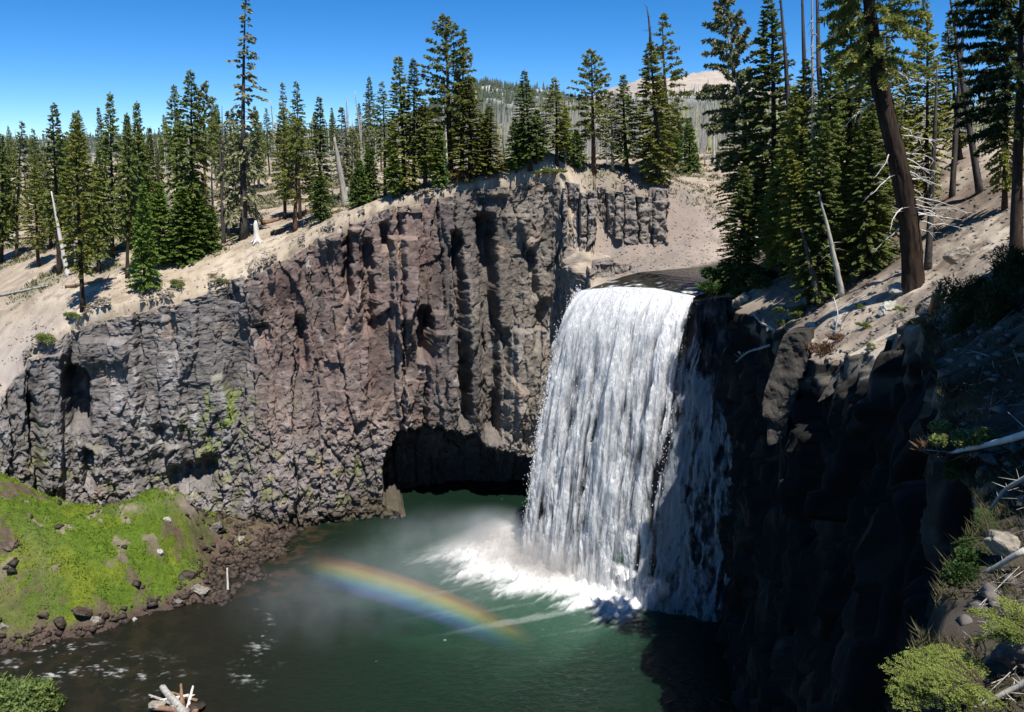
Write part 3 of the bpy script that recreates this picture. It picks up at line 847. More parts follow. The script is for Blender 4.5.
def col_forest(P):
    n = fbm(P[..., 0] * 0.012, P[..., 2] * 0.02 + P[..., 1] * 0.004, oct=5, seed=110)
    c = np.zeros(P.shape) + np.array((0.075, 0.090, 0.080))
    c = mixc(c, (0.27, 0.26, 0.25), sm(n, -0.1, 0.35))
    zt = sm(P[..., 2], 100, 135)
    return mixc(c, (0.42, 0.41, 0.40), zt * sm(n, -0.3, 0.2))
def col_pale(P):
    n = fbm(P[..., 0] * 0.004, P[..., 2] * 0.01, P[..., 1] * 0.002, oct=5, seed=111)
    c = np.zeros(P.shape) + np.array((0.36, 0.31, 0.265))
    c = mixc(c, (0.29, 0.26, 0.235), sm(n, 0, 0.4))
    return mixc(c, (0.13, 0.14, 0.13), (1 - sm(P[..., 2] + 60 * n, 120, 210)) * 0.8)
def col_burn(P):
    n = fbm(P[..., 0] * 0.03, P[..., 1] * 0.02, oct=5, seed=112)
    c = np.zeros(P.shape) + np.array((0.20, 0.185, 0.175))
    return mixc(c, (0.10, 0.11, 0.095), sm(n, -0.1, 0.3))

ridge('mountain', [(430, 150, 3600), (520, 118, 3700), (585, 96, 3800), (612, 88, 3900), (640, 80, 4000), (668, 79, 4000), (690, 75, 4100), (712, 72, 4200), (735, 76, 4200), (760, 88, 4000), (830, 110, 3800), (1000, 140, 3600)], 1500, M['hill'], 120, 26, 'bare pale pumice mountain far behind the forest', col_pale)
fr = ridge('mountain', [(250, 148, 1500), (330, 142, 1500), (400, 125, 1450), (440, 104, 1400), (470, 86, 1350), (490, 82, 1350), (512, 88, 1350), (545, 93, 1400), (575, 100, 1400), (640, 103, 1450), (720, 94, 1500), (800, 100, 1500), (1000, 118, 1500)], 900, M['hill'], 121, 12, 'dark forested ridge with pale rock patches behind the plateau', col_forest)
lr = ridge('mountain', [(-200, 141, 2500), (0, 140, 2500), (100, 138, 2400), (200, 136, 2300), (300, 132, 2200), (360, 130, 2200), (440, 140, 2200)], 900, M['hill'], 122, 8, 'low dark ridge along the horizon behind the left trees', col_forest)
br = ridge('hillside', [(380, 152, 520), (470, 140, 500), (540, 128, 480), (600, 124, 470), (660, 122, 460), (720, 120, 450), (800, 118, 450), (1000, 110, 450)], 230, M['hill'], 123, 4, 'burnt grey slope of dead trunks behind the plateau', col_burn)

def cones(name, P, n, hmin, hmax, mat, seed, label, wr=0.16):
    r = np.random.default_rng(seed)
    i = r.integers(0, P.shape[0], n); j = r.integers(int(P.shape[1] * 0.15), int(P.shape[1] * 0.78), n)
    B = P[i, j] + np.stack([r.normal(0, 3, n), r.normal(0, 3, n), 0 * r.random(n)], -1)
    h = hmin + (hmax - hmin) * r.random(n) ** 1.3
    V = []
    for tier in range(2):
        zb, zt, w = ((0.12, 0.75, 1.0), (0.45, 1.0, 0.62))[tier]
        ang = r.random(n)[:, None] * 6.28 + np.linspace(0, 6.283, 5, endpoint=False)[None]
        ring = np.stack([B[:, None, 0] + np.cos(ang) * (h * wr * w)[:, None] * r.uniform(.7, 1.2, (n, 5)), B[:, None, 1] + np.sin(ang) * (h * wr * w)[:, None], B[:, None, 2] + (h * zb)[:, None] * r.uniform(.6, 1.3, (n, 5))], -1)
        top = B + np.stack([0 * h, 0 * h, h * zt], -1)
        V.append(np.concatenate([ring, top[:, None]], 1))
    V = np.concatenate(V, 1).reshape(-1, 3)
    b = np.arange(n)[:, None, None] * 12
    f = np.array([[k, (k + 1) % 5, 5] for k in range(5)] + [[6 + k, 6 + (k + 1) % 5, 11] for k in range(5)])[None]
    o = link(name, raw_mesh(name, V, (b + f).reshape(-1, 3), mat))
    tag(o, label, 'forest', kind='stuff')
cones('forest', fr, 3200, 7, 14, M['farfir'], 5, 'dense far-off conifer forest on the dark ridge')
cones('forest', lr, 2200, 8, 18, M['farfir'], 15, 'far-off conifers along the low ridge on the left horizon')
cones('forest', br, 500, 7, 15, M['greyneedle'], 6, 'scattered small conifers on the burnt slope')

def snags(name, P, n, mat, seed, label):
    r = np.random.default_rng(seed)
    i = r.integers(0, P.shape[0], n); j = r.integers(5, int(P.shape[1] * 0.7), n)
    B = P[i, j]
    h = 6 + 14 * r.random(n); w = 0.16 + 0.18 * r.random(n); l = r.normal(0, 0.03, (2, n)) * h
    ang = np.linspace(0, 6.283, 4, endpoint=False)
    bot = np.stack([B[:, None, 0] + np.cos(ang) * w[:, None], B[:, None, 1] + np.sin(ang) * w[:, None], B[:, None, 2] - 0.5 + 0 * ang[None]], -1)
    top = np.stack([B[:, None, 0] + l[0][:, None] + np.cos(ang) * w[:, None] * .3, B[:, None, 1] + l[1][:, None] + np.sin(ang) * w[:, None] * .3, B[:, None, 2] + h[:, None] + 0 * ang[None]], -1)
    V = np.concatenate([bot, top], 1).reshape(-1, 3)
    f = np.array([[k, (k + 1) % 4, 4 + (k + 1) % 4, 4 + k] for k in range(4)])[None] + np.arange(n)[:, None, None] * 8
    tag(link(name, raw_mesh(name, V, f.reshape(-1, 4), mat)), label, 'dead forest', kind='stuff')
snags('dead_forest', br, 2600, M['deadwood'], 8, 'countless grey dead trunks covering the burnt slope')

# ------------------------------------------------------------------ pool and the river running out of it
FL_L = np.array([(7.05, 82.0, 28.0), (9.9, 80.3, 28.55), (13.1, 78.1, 28.75), (16.6, 76.0, 28.35)])
FL_B = np.array([(1.1, 81.0, -.3), (4.8, 77.6, -.3), (8.8, 74.2, -.3), (12.6, 70.9, -.3)])
xw, yw = np.meshgrid(np.linspace(-80, 24, 900), np.linspace(30, 104, 680), indexing='ij')
wpx, wpy = proj(np.stack([xw, yw, 0 * xw], -1))
# distance in front of the line where the falls land
ax, ay, bx_, by_ = -0.6, 83.0, 12.8, 70.6
tl = ((xw - ax) * (bx_ - ax) + (yw - ay) * (by_ - ay)) / ((bx_ - ax) ** 2 + (by_ - ay) ** 2)
nxl, nyl = (by_ - ay), -(bx_ - ax)
ll = math.hypot(nxl, nyl)
dl = ((xw - ax) * nxl + (yw - ay) * nyl) / ll          # grows towards the pool
along = tl * ll
inl = sm(tl, -0.40, -0.05) * (1 - sm(tl, 0.90, 1.0))
str1 = fbm(along * 0.45 + 0.12 * dl, dl * 0.07, oct=4, seed=130)
str2 = fbm(along * 1.5, dl * 0.5, oct=4, seed=131)
reach = 6.2 * (1 - 0.55 * sm(tl, 0.15, 0.95)) + 2.6 * str1
foam = inl * (1 - sm(dl, reach - 1.6 + 1.6 * str2, reach + 2.4 + 1.6 * str2)) * sm(dl, -6, -4)
far_streak = inl * (1 - sm(dl, 7, 19)) * sm(fbm(along * 0.55 + 0.3 * dl, dl * 0.05, oct=4, seed=132) + 0.25 * str2, 0.12, 0.9) * 0.13
foam = np.maximum(foam, far_streak)
# churned light water around the plunge pool, rapids at the outflow
rap = np.exp(-((wpx - 60) / 26) ** 2 - ((wpy - 648) / 20) ** 2) + np.exp(-((wpx - 30) / 30) ** 2 - ((wpy - 675) / 14) ** 2) + np.exp(-((wpx - 150) / 26) ** 2 - ((wpy - 680) / 16) ** 2) * .8 + np.exp(-((wpx - 105) / 30) ** 2 - ((wpy - 668) / 12) ** 2) * .6 + np.exp(-((wpx - 250) / 18) ** 2 - ((wpy - 672) / 14) ** 2) * .5 + np.exp(-((wpx - 262) / 10) ** 2 - ((wpy - 640) / 26) ** 2) * .5
rn = fbm(xw * 1.1 + .6 * yw, yw * 2.6, oct=5, seed=133, gain=.62) * .6 + .5 * fbm(xw * .25, yw * .5, oct=3, seed=139)
foam = np.maximum(foam, np.clip(rap, 0, 1) * sm(rn, 0.22, 0.75) * 0.7)
foam = np.maximum(foam, sm(fbm(xw * 1.3, yw * 2.9, oct=4, seed=134), 0.95, 1.3) * 0.4 * sm(wpx, 330, 420))
rough = 0.25 + 0.75 * np.clip(rap, 0, 1) + 0.8 * np.exp(-((dl - 1) / 6) ** 2) * inl
zw = (0.05 * fbm(xw * 0.9, yw * 1.3, oct=4, seed=135) + 0.02 * fbm(xw * 4, yw * 5, oct=2, seed=136)) * (0.5 + rough)
zw = zw + foam * (0.35 + 0.45 * str2 + 0.35 * fbm(xw * 1.6, yw * 1.6, oct=4, seed=143)) * inl
depthc = np.exp(-((xw - 0) / 17) ** 2 - ((yw - 77) / 15) ** 2)
WT = np.zeros(xw.shape + (3,)) + np.array((0.010, 0.0105, 0.007))
WT = mixc(WT, (0.006, 0.0165, 0.0098), sm(wpx, 190, 400))
WT = mixc(WT, (0.012, 0.047, 0.026), sm(depthc + 0.12 * fbm(xw * 0.1, yw * 0.1, oct=3, seed=137) + .1 * fbm(xw * .4, yw * .4, oct=4, seed=142), 0.15, 0.85))
WT = mixc(WT, (0.030, 0.078, 0.052), np.exp(-((dl - 5) / 8) ** 2) * inl * 0.7)
shore = np.exp(-((xw + 23.5) / 3.5) ** 2) * sm(yw, 70, 75) + (1 - sm(wpx, 120, 260)) * 0.3
WT = mixc(WT, (0.035, 0.024, 0.014), np.clip(shore, 0, 1) * sm(fbm(xw * 0.6, yw * 0.6, oct=4, seed=138), -0.2, 0.35))

m, n, l, b = new_mat('pool water')
a = n.new('ShaderNodeAttribute'); a.attribute_name = 'tint'
l.new(a.outputs['Color'], b.inputs['Base Color'])
b.inputs['Roughness'].default_value = 0.06
b.inputs['IOR'].default_value = 1.33
b.inputs['Specular IOR Level'].default_value = 0.5
t = noise_tex(n, l, 1.3, 5, 0.6, stretch=(1.0, 1.5, 1))
bp = n.new('ShaderNodeBump'); bp.inputs['Strength'].default_value = 0.9; bp.inputs['Distance'].default_value = 0.22
l.new(t.outputs['Fac'], bp.inputs['Height']); l.new(bp.outputs[0], b.inputs['Normal'])
fo = n.new('ShaderNodeBsdfDiffuse'); fo.inputs['Color'].default_value = (0.80, 0.82, 0.83, 1)
fa = n.new('ShaderNodeAttribute'); fa.attribute_name = 'foam'
ft = noise_tex(n, l, 2.6, 6, 0.7)
fm = n.new('ShaderNodeMath'); fm.operation = 'MULTIPLY_ADD'; fm.use_clamp = True
fs = n.new('ShaderNodeMath'); fs.operation = 'SUBTRACT'; fs.inputs[1].default_value = 0.5
l.new(ft.outputs['Fac'], fs.inputs[0])
fk = n.new('ShaderNodeMath'); fk.operation = 'MULTIPLY'; fk.inputs[1].default_value = 1.6
l.new(fs.outputs[0], fk.inputs[0])
l.new(fk.outputs[0], fm.inputs[0]); l.new(fa.outputs['Fac'], fm.inputs[1]); l.new(fa.outputs['Fac'], fm.inputs[2])
mx = n.new('ShaderNodeMixShader')
l.new(fm.outputs[0], mx.inputs[0]); l.new(b.outputs[0], mx.inputs[1]); l.new(fo.outputs[0], mx.inputs[2])
l.new(mx.outputs[0], n['Material Output'].inputs['Surface'])
M['water'] = m
wtr = grid_obj('water', np.stack([xw, yw, zw], -1), M['water'], {'tint': WT, 'foam': foam}, smooth=True)
tag(wtr, kind='structure')
# river above the falls
un = np.linspace(0, 1, 160)
cpts = np.array([(12.0, 79.2), (15.5, 82), (19, 84.6), (23, 87), (30, 91), (42, 97), (58, 103.5)])
Lc = np.concatenate([[0], np.cumsum(np.hypot(*np.diff(cpts, axis=0).T))])
q = np.linspace(0, Lc[-1], 160)
cx = np.interp(q, Lc, cpts[:, 0]); cy = np.interp(q, Lc, cpts[:, 1])
e0 = np.array([np.interp(q, Lc, c) for c in ((7.2, 11.0, 16.5, 21.0, 28, 40, 56), (82.2, 84.3, 87.6, 89.8, 94.2, 100.5, 107))]).T
e1 = np.array([np.interp(q, Lc, c) for c in ((16.7, 19.6, 23, 26.5, 33, 45, 60), (76.1, 77.6, 80.5, 83.5, 88, 94, 100))]).T
k = np.linspace(0, 1, 120)
RX = e0[:, None, 0] + (e1 - e0)[:, None, 0] * k[None]; RY = e0[:, None, 1] + (e1 - e0)[:, None, 1] * k[None]
lipz = np.interp(k, [0, .35, .7, 1], FL_L[:, 2])
rz_ = np.minimum(1, q / 6)[:, None]
RZ = lipz[None] * (1 - rz_) + 29.25 * rz_ + 0.03 * fbm(RX * 1.2, RY * 1.2, oct=4, seed=140)
ft_ = sm(fbm(RX * 1.1, RY * 1.1, oct=4, seed=141), 0.2, 0.6) * (1 - sm(q, 0.5, 4.0))[:, None] * 0.9
WR = np.zeros(RX.shape + (3,)) + np.array((0.016, 0.015, 0.010))
rv = grid_obj('river', np.stack([RX, RY, RZ], -1), M['water'], {'tint': WR, 'foam': ft_}, smooth=True)
tag(rv, kind='structure')

# ------------------------------------------------------------------ the falls
def fall_mat(name, col, transl):
    m, n, l, b = new_mat(name)
    out = n['Material Output']
    d = n.new('ShaderNodeBsdfDiffuse'); d.inputs['Color'].default_value = (*col, 1)
    tr = n.new('ShaderNodeBsdfTranslucent'); tr.inputs['Color'].default_value = (*col, 1)
    g = n.new('ShaderNodeBsdfGlossy'); g.inputs['Roughness'].default_value = 0.35; g.inputs['Color'].default_value = (.9, .9, .9, 1)
    m1 = n.new('ShaderNodeMixShader'); m1.inputs[0].default_value = transl
    l.new(d.outputs[0], m1.inputs[1]); l.new(tr.outputs[0], m1.inputs[2])
    m2 = n.new('ShaderNodeMixShader'); m2.inputs[0].default_value = 0.06
    l.new(m1.outputs[0], m2.inputs[1]); l.new(g.outputs[0], m2.inputs[2])
    nz = noise_tex(n, l, 2.4, 4, 0.6, stretch=(1.3, 1.3, 0.40))
    bq = n.new('ShaderNodeBump'); bq.inputs['Strength'].default_value = 0.75; bq.inputs['Distance'].default_value = 0.35
    l.new(nz.outputs['Fac'], bq.inputs['Height'])
    for q_ in (d, tr, g): l.new(bq.outputs[0], q_.inputs['Normal'])
    tp = n.new('ShaderNodeBsdfTransparent')
    a = n.new('ShaderNodeAttribute'); a.attribute_name = 'dens'
    m3 = n.new('ShaderNodeMixShader')
    l.new(a.outputs['Fac'], m3.inputs[0]); l.new(tp.outputs[0], m3.inputs[1]); l.new(m2.outputs[0], m3.inputs[2])
    l.new(m3.outputs[0], out.inputs['Surface'])
    n.remove(b)
    return m
M['fallwater'] = fall_mat('falling white water', (0.97, 0.975, 0.98), 0.5)
M['thinwater'] = fall_mat('thin falling water', (0.72, 0.78, 0.86), 0.35)

falls = empty('waterfall', (8, 79, 0))
tag(falls, 'broad white waterfall pouring over the rock lip into the pool', 'waterfall')
bpy.context.view_layer.update()
off = np.array([8, 79, 0.0])
sheet_pts = None
for layer, (outw, cover, seed, nu, nv) in enumerate(((0.0, 1.22, 150, 520, 640), (0.40, 0.32, 160, 520, 640), (0.75, 0.10, 170, 520, 640))):
    u = np.linspace(-0.015, 1.012, nu)[:, None]
    tau = np.linspace(-0.06, 1, nv)[None]
    ku = np.array([0, .34, .69, 1])
    Lx, Ly, Lz = [np.interp(u[:, 0], ku, FL_L[:, k])[:, None] for k in range(3)]
    Bx, By, Bz = [np.interp(u[:, 0], ku, FL_B[:, k])[:, None] for k in range(3)]
    hx, hy = Bx - Lx, By - Ly
    # water bulges out a little in the middle of the drop at the right
    X = Lx + hx * tau; Y = Ly + hy * tau
    drop = np.where(tau > 0, tau ** 2, 0.0)
    Z = Lz + (Bz - Lz) * drop
    sl = (Lz - Z) + 2.0 * np.maximum(tau, 0)            # path length down the fall
    nl = math.hypot(16.9, 8.2)
    nx_, ny_ = -0.62, -0.78
    uu = u * 18.0 + 0 * tau
    uw = uu + 0.45 * gn(uu * 0.5, sl * 0.10, seed=seed + 20) * np.clip(tau, 0, 1)
    drift = sl * 1.0
    st = fbm(uw * 0.62, drift * 0.03, oct=3, seed=seed)                     # long streaks
    st2 = fbm(uw * 2.2, drift * 0.10, oct=3, seed=seed + 1)
    cl = fbm(uw * 1.15, drift * 0.27, oct=4, seed=seed + 2, gain=0.55)       # ragged clumps
    arrow = gn(uw * 1.15, drift * 0.35 - 0.9 * np.abs(gn(uw * 1.15, 0 * uw, seed=seed + 6)), seed=seed + 5)
    tt = np.clip(tau, 0, 1) + 0 * u
    disp = outw * sm(tt, 0.05, 0.4) + (0.55 * st + 0.10 * st2 + 0.30 * cl + 0.25 * arrow) * (0.12 + 0.88 * sm(tt, 0.05, 0.55))
    X = X + nx_ * disp; Y = Y + ny_ * disp
    Z = Z + 0.25 * cl * sm(tt, 0.1, 0.4) + 0.35 * disp * (1 - sm(tt, 0.25, 0.7))
    dens = cover + 1.30 * st + 0.35 * st2 + 0.80 * cl + 0.40 * arrow - 0.38 * sm(tt, 0.3, 0.9)
    dens = dens + 0.75 * (1 - sm(tt, 0.15, 0.6))
    # right third thins out downwards; ragged sides
    dens = dens - 0.55 * sm(u + 0 * tau, 0.72, 1.0) * sm(tt, 0.4, 0.9)
    eu = np.minimum(u + 0.02, 1.02 - u) * 18 + 0 * tau
    dens = dens - 1.6 * (1 - sm(eu + 0.6 * cl + 0.4 * st, 0.0, 0.8))
    dens = np.clip(dens, 0, 1)
    if layer: dens = dens * 0.92 * sm(tt, 0.03, 0.2)
    P = np.stack([X, Y, Z], -1) - off
    o = grid_obj('water_sheet', P, M['fallwater'], {'dens': dens}, smooth=True)
    o.parent = falls
    if layer == 0:
        sheet_pts = (X, Y, Z, tt, cl)
        # loose drops thrown out of the sheet
        N = 5000
        r = np.random.default_rng(5)
        i = r.integers(0, nu, N); j = np.clip((r.random(N) ** 0.7 * nv).astype(int), 60, nv - 1)
        keep = r.random(N) < np.clip(0.35 + 0.9 * cl[i, j] + 0.6 * tt[i, j] * st[i, j], 0.03, 1)
        i, j = i[keep], j[keep]
        e = r.exponential(0.35, len(i)) * (0.3 + tt[i, j]) + 0.15
        pc = np.stack([X[i, j] + nx_ * e, Y[i, j] + ny_ * e, Z[i, j] + r.normal(0, .15, len(i))], -1) - off
        # side spray
        ns = 2600
        side = r.random(ns) < 0.85
        jj = np.clip((r.random(ns) ** 0.6 * nv).astype(int), 90, nv - 1)
        ii = np.where(side, r.integers(0, 22, ns), nu - 1 - r.integers(0, 30, ns))
        ex = r.exponential(0.20, ns)
        pc2 = np.stack([X[ii, jj] + np.where(side, -0.6, .5) * ex, Y[ii, jj] + np.where(side, .8, -.8) * ex, Z[ii, jj] + r.normal(0, .3, ns)], -1) - off
        pc = np.vstack([pc, pc2])
        rad = 0.018 + 0.03 * r.random(len(pc)) ** 2
        st_ = np.stack([rad * r.uniform(.7, 1.2, len(pc)), rad * r.uniform(.7, 1.2, len(pc)), rad * r.uniform(1.0, 2.6, len(pc))], -1)
        octv = np.array([(1, 0, 0), (-1, 0, 0), (0, 1, 0), (0, -1, 0), (0, 0, 1), (0, 0, -1)], dtype=float)
        octf = np.array([(0, 2, 4), (2, 1, 4), (1, 3, 4), (3, 0, 4), (2, 0, 5), (1, 2, 5), (3, 1, 5), (0, 3, 5)])
        V = (pc[:, None] + octv[None] * st_[:, None]).reshape(-1, 3)
        Fd = (octf[None] + np.arange(len(pc))[:, None, None] * 6).reshape(-1, 3)
        M['drop'] = noisy_mat('water drops', (0.8, 0.82, 0.85), (0.9, 0.9, 0.92), 1.0, rough=0.4)
        od = link('spray', raw_mesh('spray', V, Fd, M['drop']), falls)
        tag(od, kind='stuff')

# thin shaded veil sliding down the rock at the right of the falls
veil = empty('water_veil', (18, 71, 0))
tag(veil, 'thin shaded veil of water on dark rock right of the main falls', 'waterfall')
nu, nv = 300, 520
u = np.linspace(0, 1, nu)[:, None]; v = np.linspace(0, 1, nv)[None]
top = np.array([(15.8, 74.4, 26.0), (17.9, 71.8, 22.0), (20.8, 69.2, 15.0)])
bot = np.array([(12.0, 70.9, -.2), (15.8, 69.6, -.2), (21.0, 67.7, -.2)])
Tx, Ty, Tz = [np.interp(u[:, 0], [0, .45, 1], top[:, k])[:, None] for k in range(3)]
Bx, By, Bz = [np.interp(u[:, 0], [0, .45, 1], bot[:, k])[:, None] for k in range(3)]
su = u * 7 + 0 * v; sv = v * 26 + 0 * u
wob = fbm(su * 0.8, sv * 0.2, oct=4, seed=181)
X = Tx + (Bx - Tx) * v ** 0.8 - 0.35 * wob; Y = Ty + (By - Ty) * v - 0.3 * wob; Z = Tz + (Bz - Tz) * v
dn = 0.10 + 0.5 * fbm((su + 0.5 * wob) * 1.6, sv * 0.10, oct=4, seed=182) + 0.40 * fbm(su * 3, sv * 0.6, oct=4, seed=183)
dn = dn + 0.45 * (1 - u) ** 1.5 - 0.6 * (1 - sm(np.minimum(u, 1 - u) + 0 * v, 0, 0.12)) - 0.4 * (1 - sm(v + 0 * u, 0, 0.15))
o = grid_obj('water_sheet', np.stack([X, Y, Z], -1) - np.array([18, 71, 0]), M['thinwater'], {'dens': np.clip(dn, 0, 0.38)}, smooth=True)
o.parent = veil
# dark ledges under the veil
def rock_panel(name, tp, bt, seed, col, amp, n=200, m_=260):
    u = np.linspace(0, 1, n)[:, None]; v = np.linspace(0, 1, m_)[None]
    tp, bt = np.array(tp, float), np.array(bt, float)
    kk = np.linspace(0, 1, len(tp))
    P = np.stack([np.interp(u[:, 0], kk, tp[:, k])[:, None] * (1 - v) + np.interp(u[:, 0], kk, bt[:, k])[:, None] * v for k in range(3)], -1)
    s, z = u * 9 + 0 * v, P[..., 2]
    d = amp * (fbm(s * 0.5, z * 0.3, oct=5, seed=seed) + 0.8 * (h01b(s / 1.3 + 0.3 * gn(s, z * .3, seed=seed), z / 2.2, seed) - 0.5))
    P[..., 1] -= d; P[..., 0] -= 0.4 * d
    c = np.zeros(P.shape) + np.array(col)
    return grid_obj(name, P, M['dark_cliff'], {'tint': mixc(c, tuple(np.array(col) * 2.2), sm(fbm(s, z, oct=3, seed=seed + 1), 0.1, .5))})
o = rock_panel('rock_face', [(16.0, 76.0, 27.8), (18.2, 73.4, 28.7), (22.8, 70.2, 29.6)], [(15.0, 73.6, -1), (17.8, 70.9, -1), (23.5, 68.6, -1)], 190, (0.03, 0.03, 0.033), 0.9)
tag(o, 'wet black rock face right of the falls', 'cliff', kind='structure')

# ------------------------------------------------------------------ mist over the plunge pool, and the rainbow in it
def vol_mat(name, dens, col, noise=None):
    m = bpy.data.materials.new(name); m.use_nodes = True
    n, l = m.node_tree.nodes, m.node_tree.links
    n.remove(n['Principled BSDF'])
    vs = n.new('ShaderNodeVolumeScatter')
    vs.inputs['Color'].default_value = (*col, 1)
    vs.inputs['Density'].default_value = dens
    l.new(vs.outputs[0], n['Material Output'].inputs['Volume'])
    return m, n, l, vs

def blob_mesh(name, cen, rad, mat, seed, rough=0.25, squash=0.0, rot=0.0):
    n, m = 28, 40
    th = np.linspace(0, math.pi, n)[:, None]; ph = np.linspace(0, 2 * math.pi, m, endpoint=False)[None]
    d = np.stack([np.sin(th) * np.cos(ph), np.sin(th) * np.sin(ph), np.cos(th) + 0 * ph], -1)
    r = 1 + rough * fbm(d[..., 0] * 1.6, d[..., 1] * 1.6, d[..., 2] * 1.6, oct=3, seed=seed)
    P = d * r[..., None] * np.array(rad)
    c, s = math.cos(rot), math.sin(rot)
    P = np.stack([P[..., 0] * c - P[..., 1] * s, P[..., 0] * s + P[..., 1] * c, P[..., 2]], -1)
    o = link(name, raw_mesh(name, P.reshape(-1, 3), grid_faces(n, m, True), mat, smooth=True))
    o.location = cen
    return o

def mist(cen, rad, rot, dens, label, soft=True, fscale=0.35):
    m, n, l, vs = vol_mat('mist', dens, (0.86, 0.93, 1.0))
    tc = n.new('ShaderNodeTexCoord')
    # density falls off from the middle of the cloud and is torn by noise
    mp = n.new('ShaderNodeMapping'); mp.inputs['Scale'].default_value = (1 / rad[0], 1 / rad[1], 1 / rad[2])
    l.new(tc.outputs['Object'], mp.inputs['Vector'])
    ln = n.new('ShaderNodeVectorMath'); ln.operation = 'LENGTH'
    l.new(mp.outputs[0], ln.inputs[0])
    mr = n.new('ShaderNodeMapRange'); mr.inputs['From Min'].default_value = 1.0; mr.inputs['From Max'].default_value = 0.1
    mr.inputs['To Min'].default_value = 0.0; mr.inputs['To Max'].default_value = 1.0
    mr.interpolation_type = 'SMOOTHSTEP'
    l.new(ln.outputs['Value'], mr.inputs['Value'])
    nt = n.new('ShaderNodeTexNoise'); nt.inputs['Scale'].default_value = fscale; nt.inputs['Detail'].default_value = 3
    l.new(tc.outputs['Object'], nt.inputs['Vector'])
    r2 = n.new('ShaderNodeMapRange'); r2.inputs['From Min'].default_value = 0.25; r2.inputs['From Max'].default_value = 0.75
    l.new(nt.outputs['Fac'], r2.inputs['Value'])
    mm = n.new('ShaderNodeMath'); mm.operation = 'MULTIPLY'
    l.new(mr.outputs[0], mm.inputs[0]); l.new(r2.outputs[0], mm.inputs[1])
    m3 = n.new('ShaderNodeMath'); m3.operation = 'MULTIPLY'; m3.inputs[1].default_value = dens
    l.new(mm.outputs[0], m3.inputs[0]); l.new(m3.outputs[0], vs.inputs['Density'])
    nn_, mm_ = 16, 24
    th = np.linspace(0.02, math.pi - 0.02, nn_)[:, None]; ph = np.linspace(0, 2 * math.pi, mm_, endpoint=False)[None]
    P = np.stack([np.sin(th) * np.cos(ph) * rad[0], np.sin(th) * np.sin(ph) * rad[1], (np.cos(th) + 0 * ph) * rad[2]], -1).reshape(-1, 3)
    Fc = grid_faces(nn_, mm_, True)
    capm = MB(); capm.add(P, Fc)
    kk = np.arange(mm_)
    PP = np.vstack([P, [(0, 0, rad[2])], [(0, 0, -rad[2])]])
    c0 = np.stack([0 * kk + len(P), (kk + 1) % mm_, kk], -1)[:, ::-1]; c1 = np.stack([0 * kk + len(P) + 1, (nn_ - 1) * mm_ + kk, (nn_ - 1) * mm_ + (kk + 1) % mm_], -1)[:, ::-1]
    q3 = np.vstack([np.stack([Fc[:, 0], Fc[:, 1], Fc[:, 2]], -1), np.stack([Fc[:, 0], Fc[:, 2], Fc[:, 3]], -1)])
    mm_e = raw_mesh('mist', PP, np.vstack([q3, c0, c1]), m); fix_normals(mm_e)
    o = link('mist', mm_e)
    o.location = cen; o.rotation_euler = (0, 0, rot)
    tag(o, label, 'mist', kind='stuff')
    return o
dirang = math.atan2(-12.4, 13.4)
mist((2.0, 80.0, 1.2), (13, 6.5, 3.8), dirang, 0.55, 'white spray thrown up at the foot of the falls')
mist((-5.5, 77.5, 1.9), (14, 12, 3.2), dirang, 0.125, 'thin mist drifting over the middle of the pool')
mist((-15.0, 70.0, 2.3), (13, 10, 3.2), 0.3, 0.07, 'faint mist below the rainbow near the pool outlet')

# rainbow: an arc of tinted volume, spectrum put into its colour, axis not the sun's
eb, bb = math.radians(64), math.radians(41)
axis = -Vector((math.cos(eb) * math.sin(bb), -math.cos(eb) * math.cos(bb), math.sin(eb)))
dist = 78.0
apex = Vector((0, 0, HC))
rq = axis.to_track_quat('Z', 'Y')
def ringang(px, py):
    d = ray(px, py); p = rq.to_matrix().inverted() @ Vector(d / np.linalg.norm(d))
    return math.atan2(p.y, p.x)
am = ringang(410, 605)
rq = rq @ Quaternion((0, 0, 1), am)                      # the middle of the arc at local angle 0
a0, a1 = ringang(300, 580), ringang(532, 655)
bow = math.radians(40.8)
hw = math.radians(1.2)
N1, N2 = 80, 24
aa = np.linspace(a0, a1, N1)[:, None]; ph = np.linspace(0, 2 * math.pi, N2, endpoint=False)[None]
taper = 0.25 + 0.75 * np.sin(np.linspace(0.0, math.pi, N1))[:, None] ** 0.5
th = bow + hw * np.cos(ph) + 0 * aa                      # angle about the bow's own axis
dd_ = 77.0 + 3.0 * np.sin(ph) * taper
P = np.stack([dd_ * np.sin(th) * np.cos(aa), dd_ * np.sin(th) * np.sin(aa), dd_ * np.cos(th)], -1).reshape(-1, 3)
Fq = grid_faces(N1, N2, True)
kk = np.arange(N2)
PP = np.vstack([P, P[:N2].mean(0), P[-N2:].mean(0)])
q3 = np.vstack([Fq[:, [0, 1, 2]], Fq[:, [0, 2, 3]], np.stack([0 * kk + len(P), (kk + 1) % N2, kk], -1), np.stack([0 * kk + len(P) + 1, len(P) - N2 + kk, len(P) - N2 + (kk + 1) % N2], -1)])
m, n, l, vs = vol_mat('rainbow tint', 0.4, (1, 1, 1))
tc = n.new('ShaderNodeTexCoord')
sx = n.new('ShaderNodeSeparateXYZ'); l.new(tc.outputs['Object'], sx.inputs[0])
cb = n.new('ShaderNodeCombineXYZ'); l.new(sx.outputs[0], cb.inputs[0]); l.new(sx.outputs[1], cb.inputs[1])
ln = n.new('ShaderNodeVectorMath'); ln.operation = 'LENGTH'; l.new(cb.outputs[0], ln.inputs[0])
an = n.new('ShaderNodeMath'); an.operation = 'ARCTAN2'; l.new(ln.outputs['Value'], an.inputs[0]); l.new(sx.outputs[2], an.inputs[1])
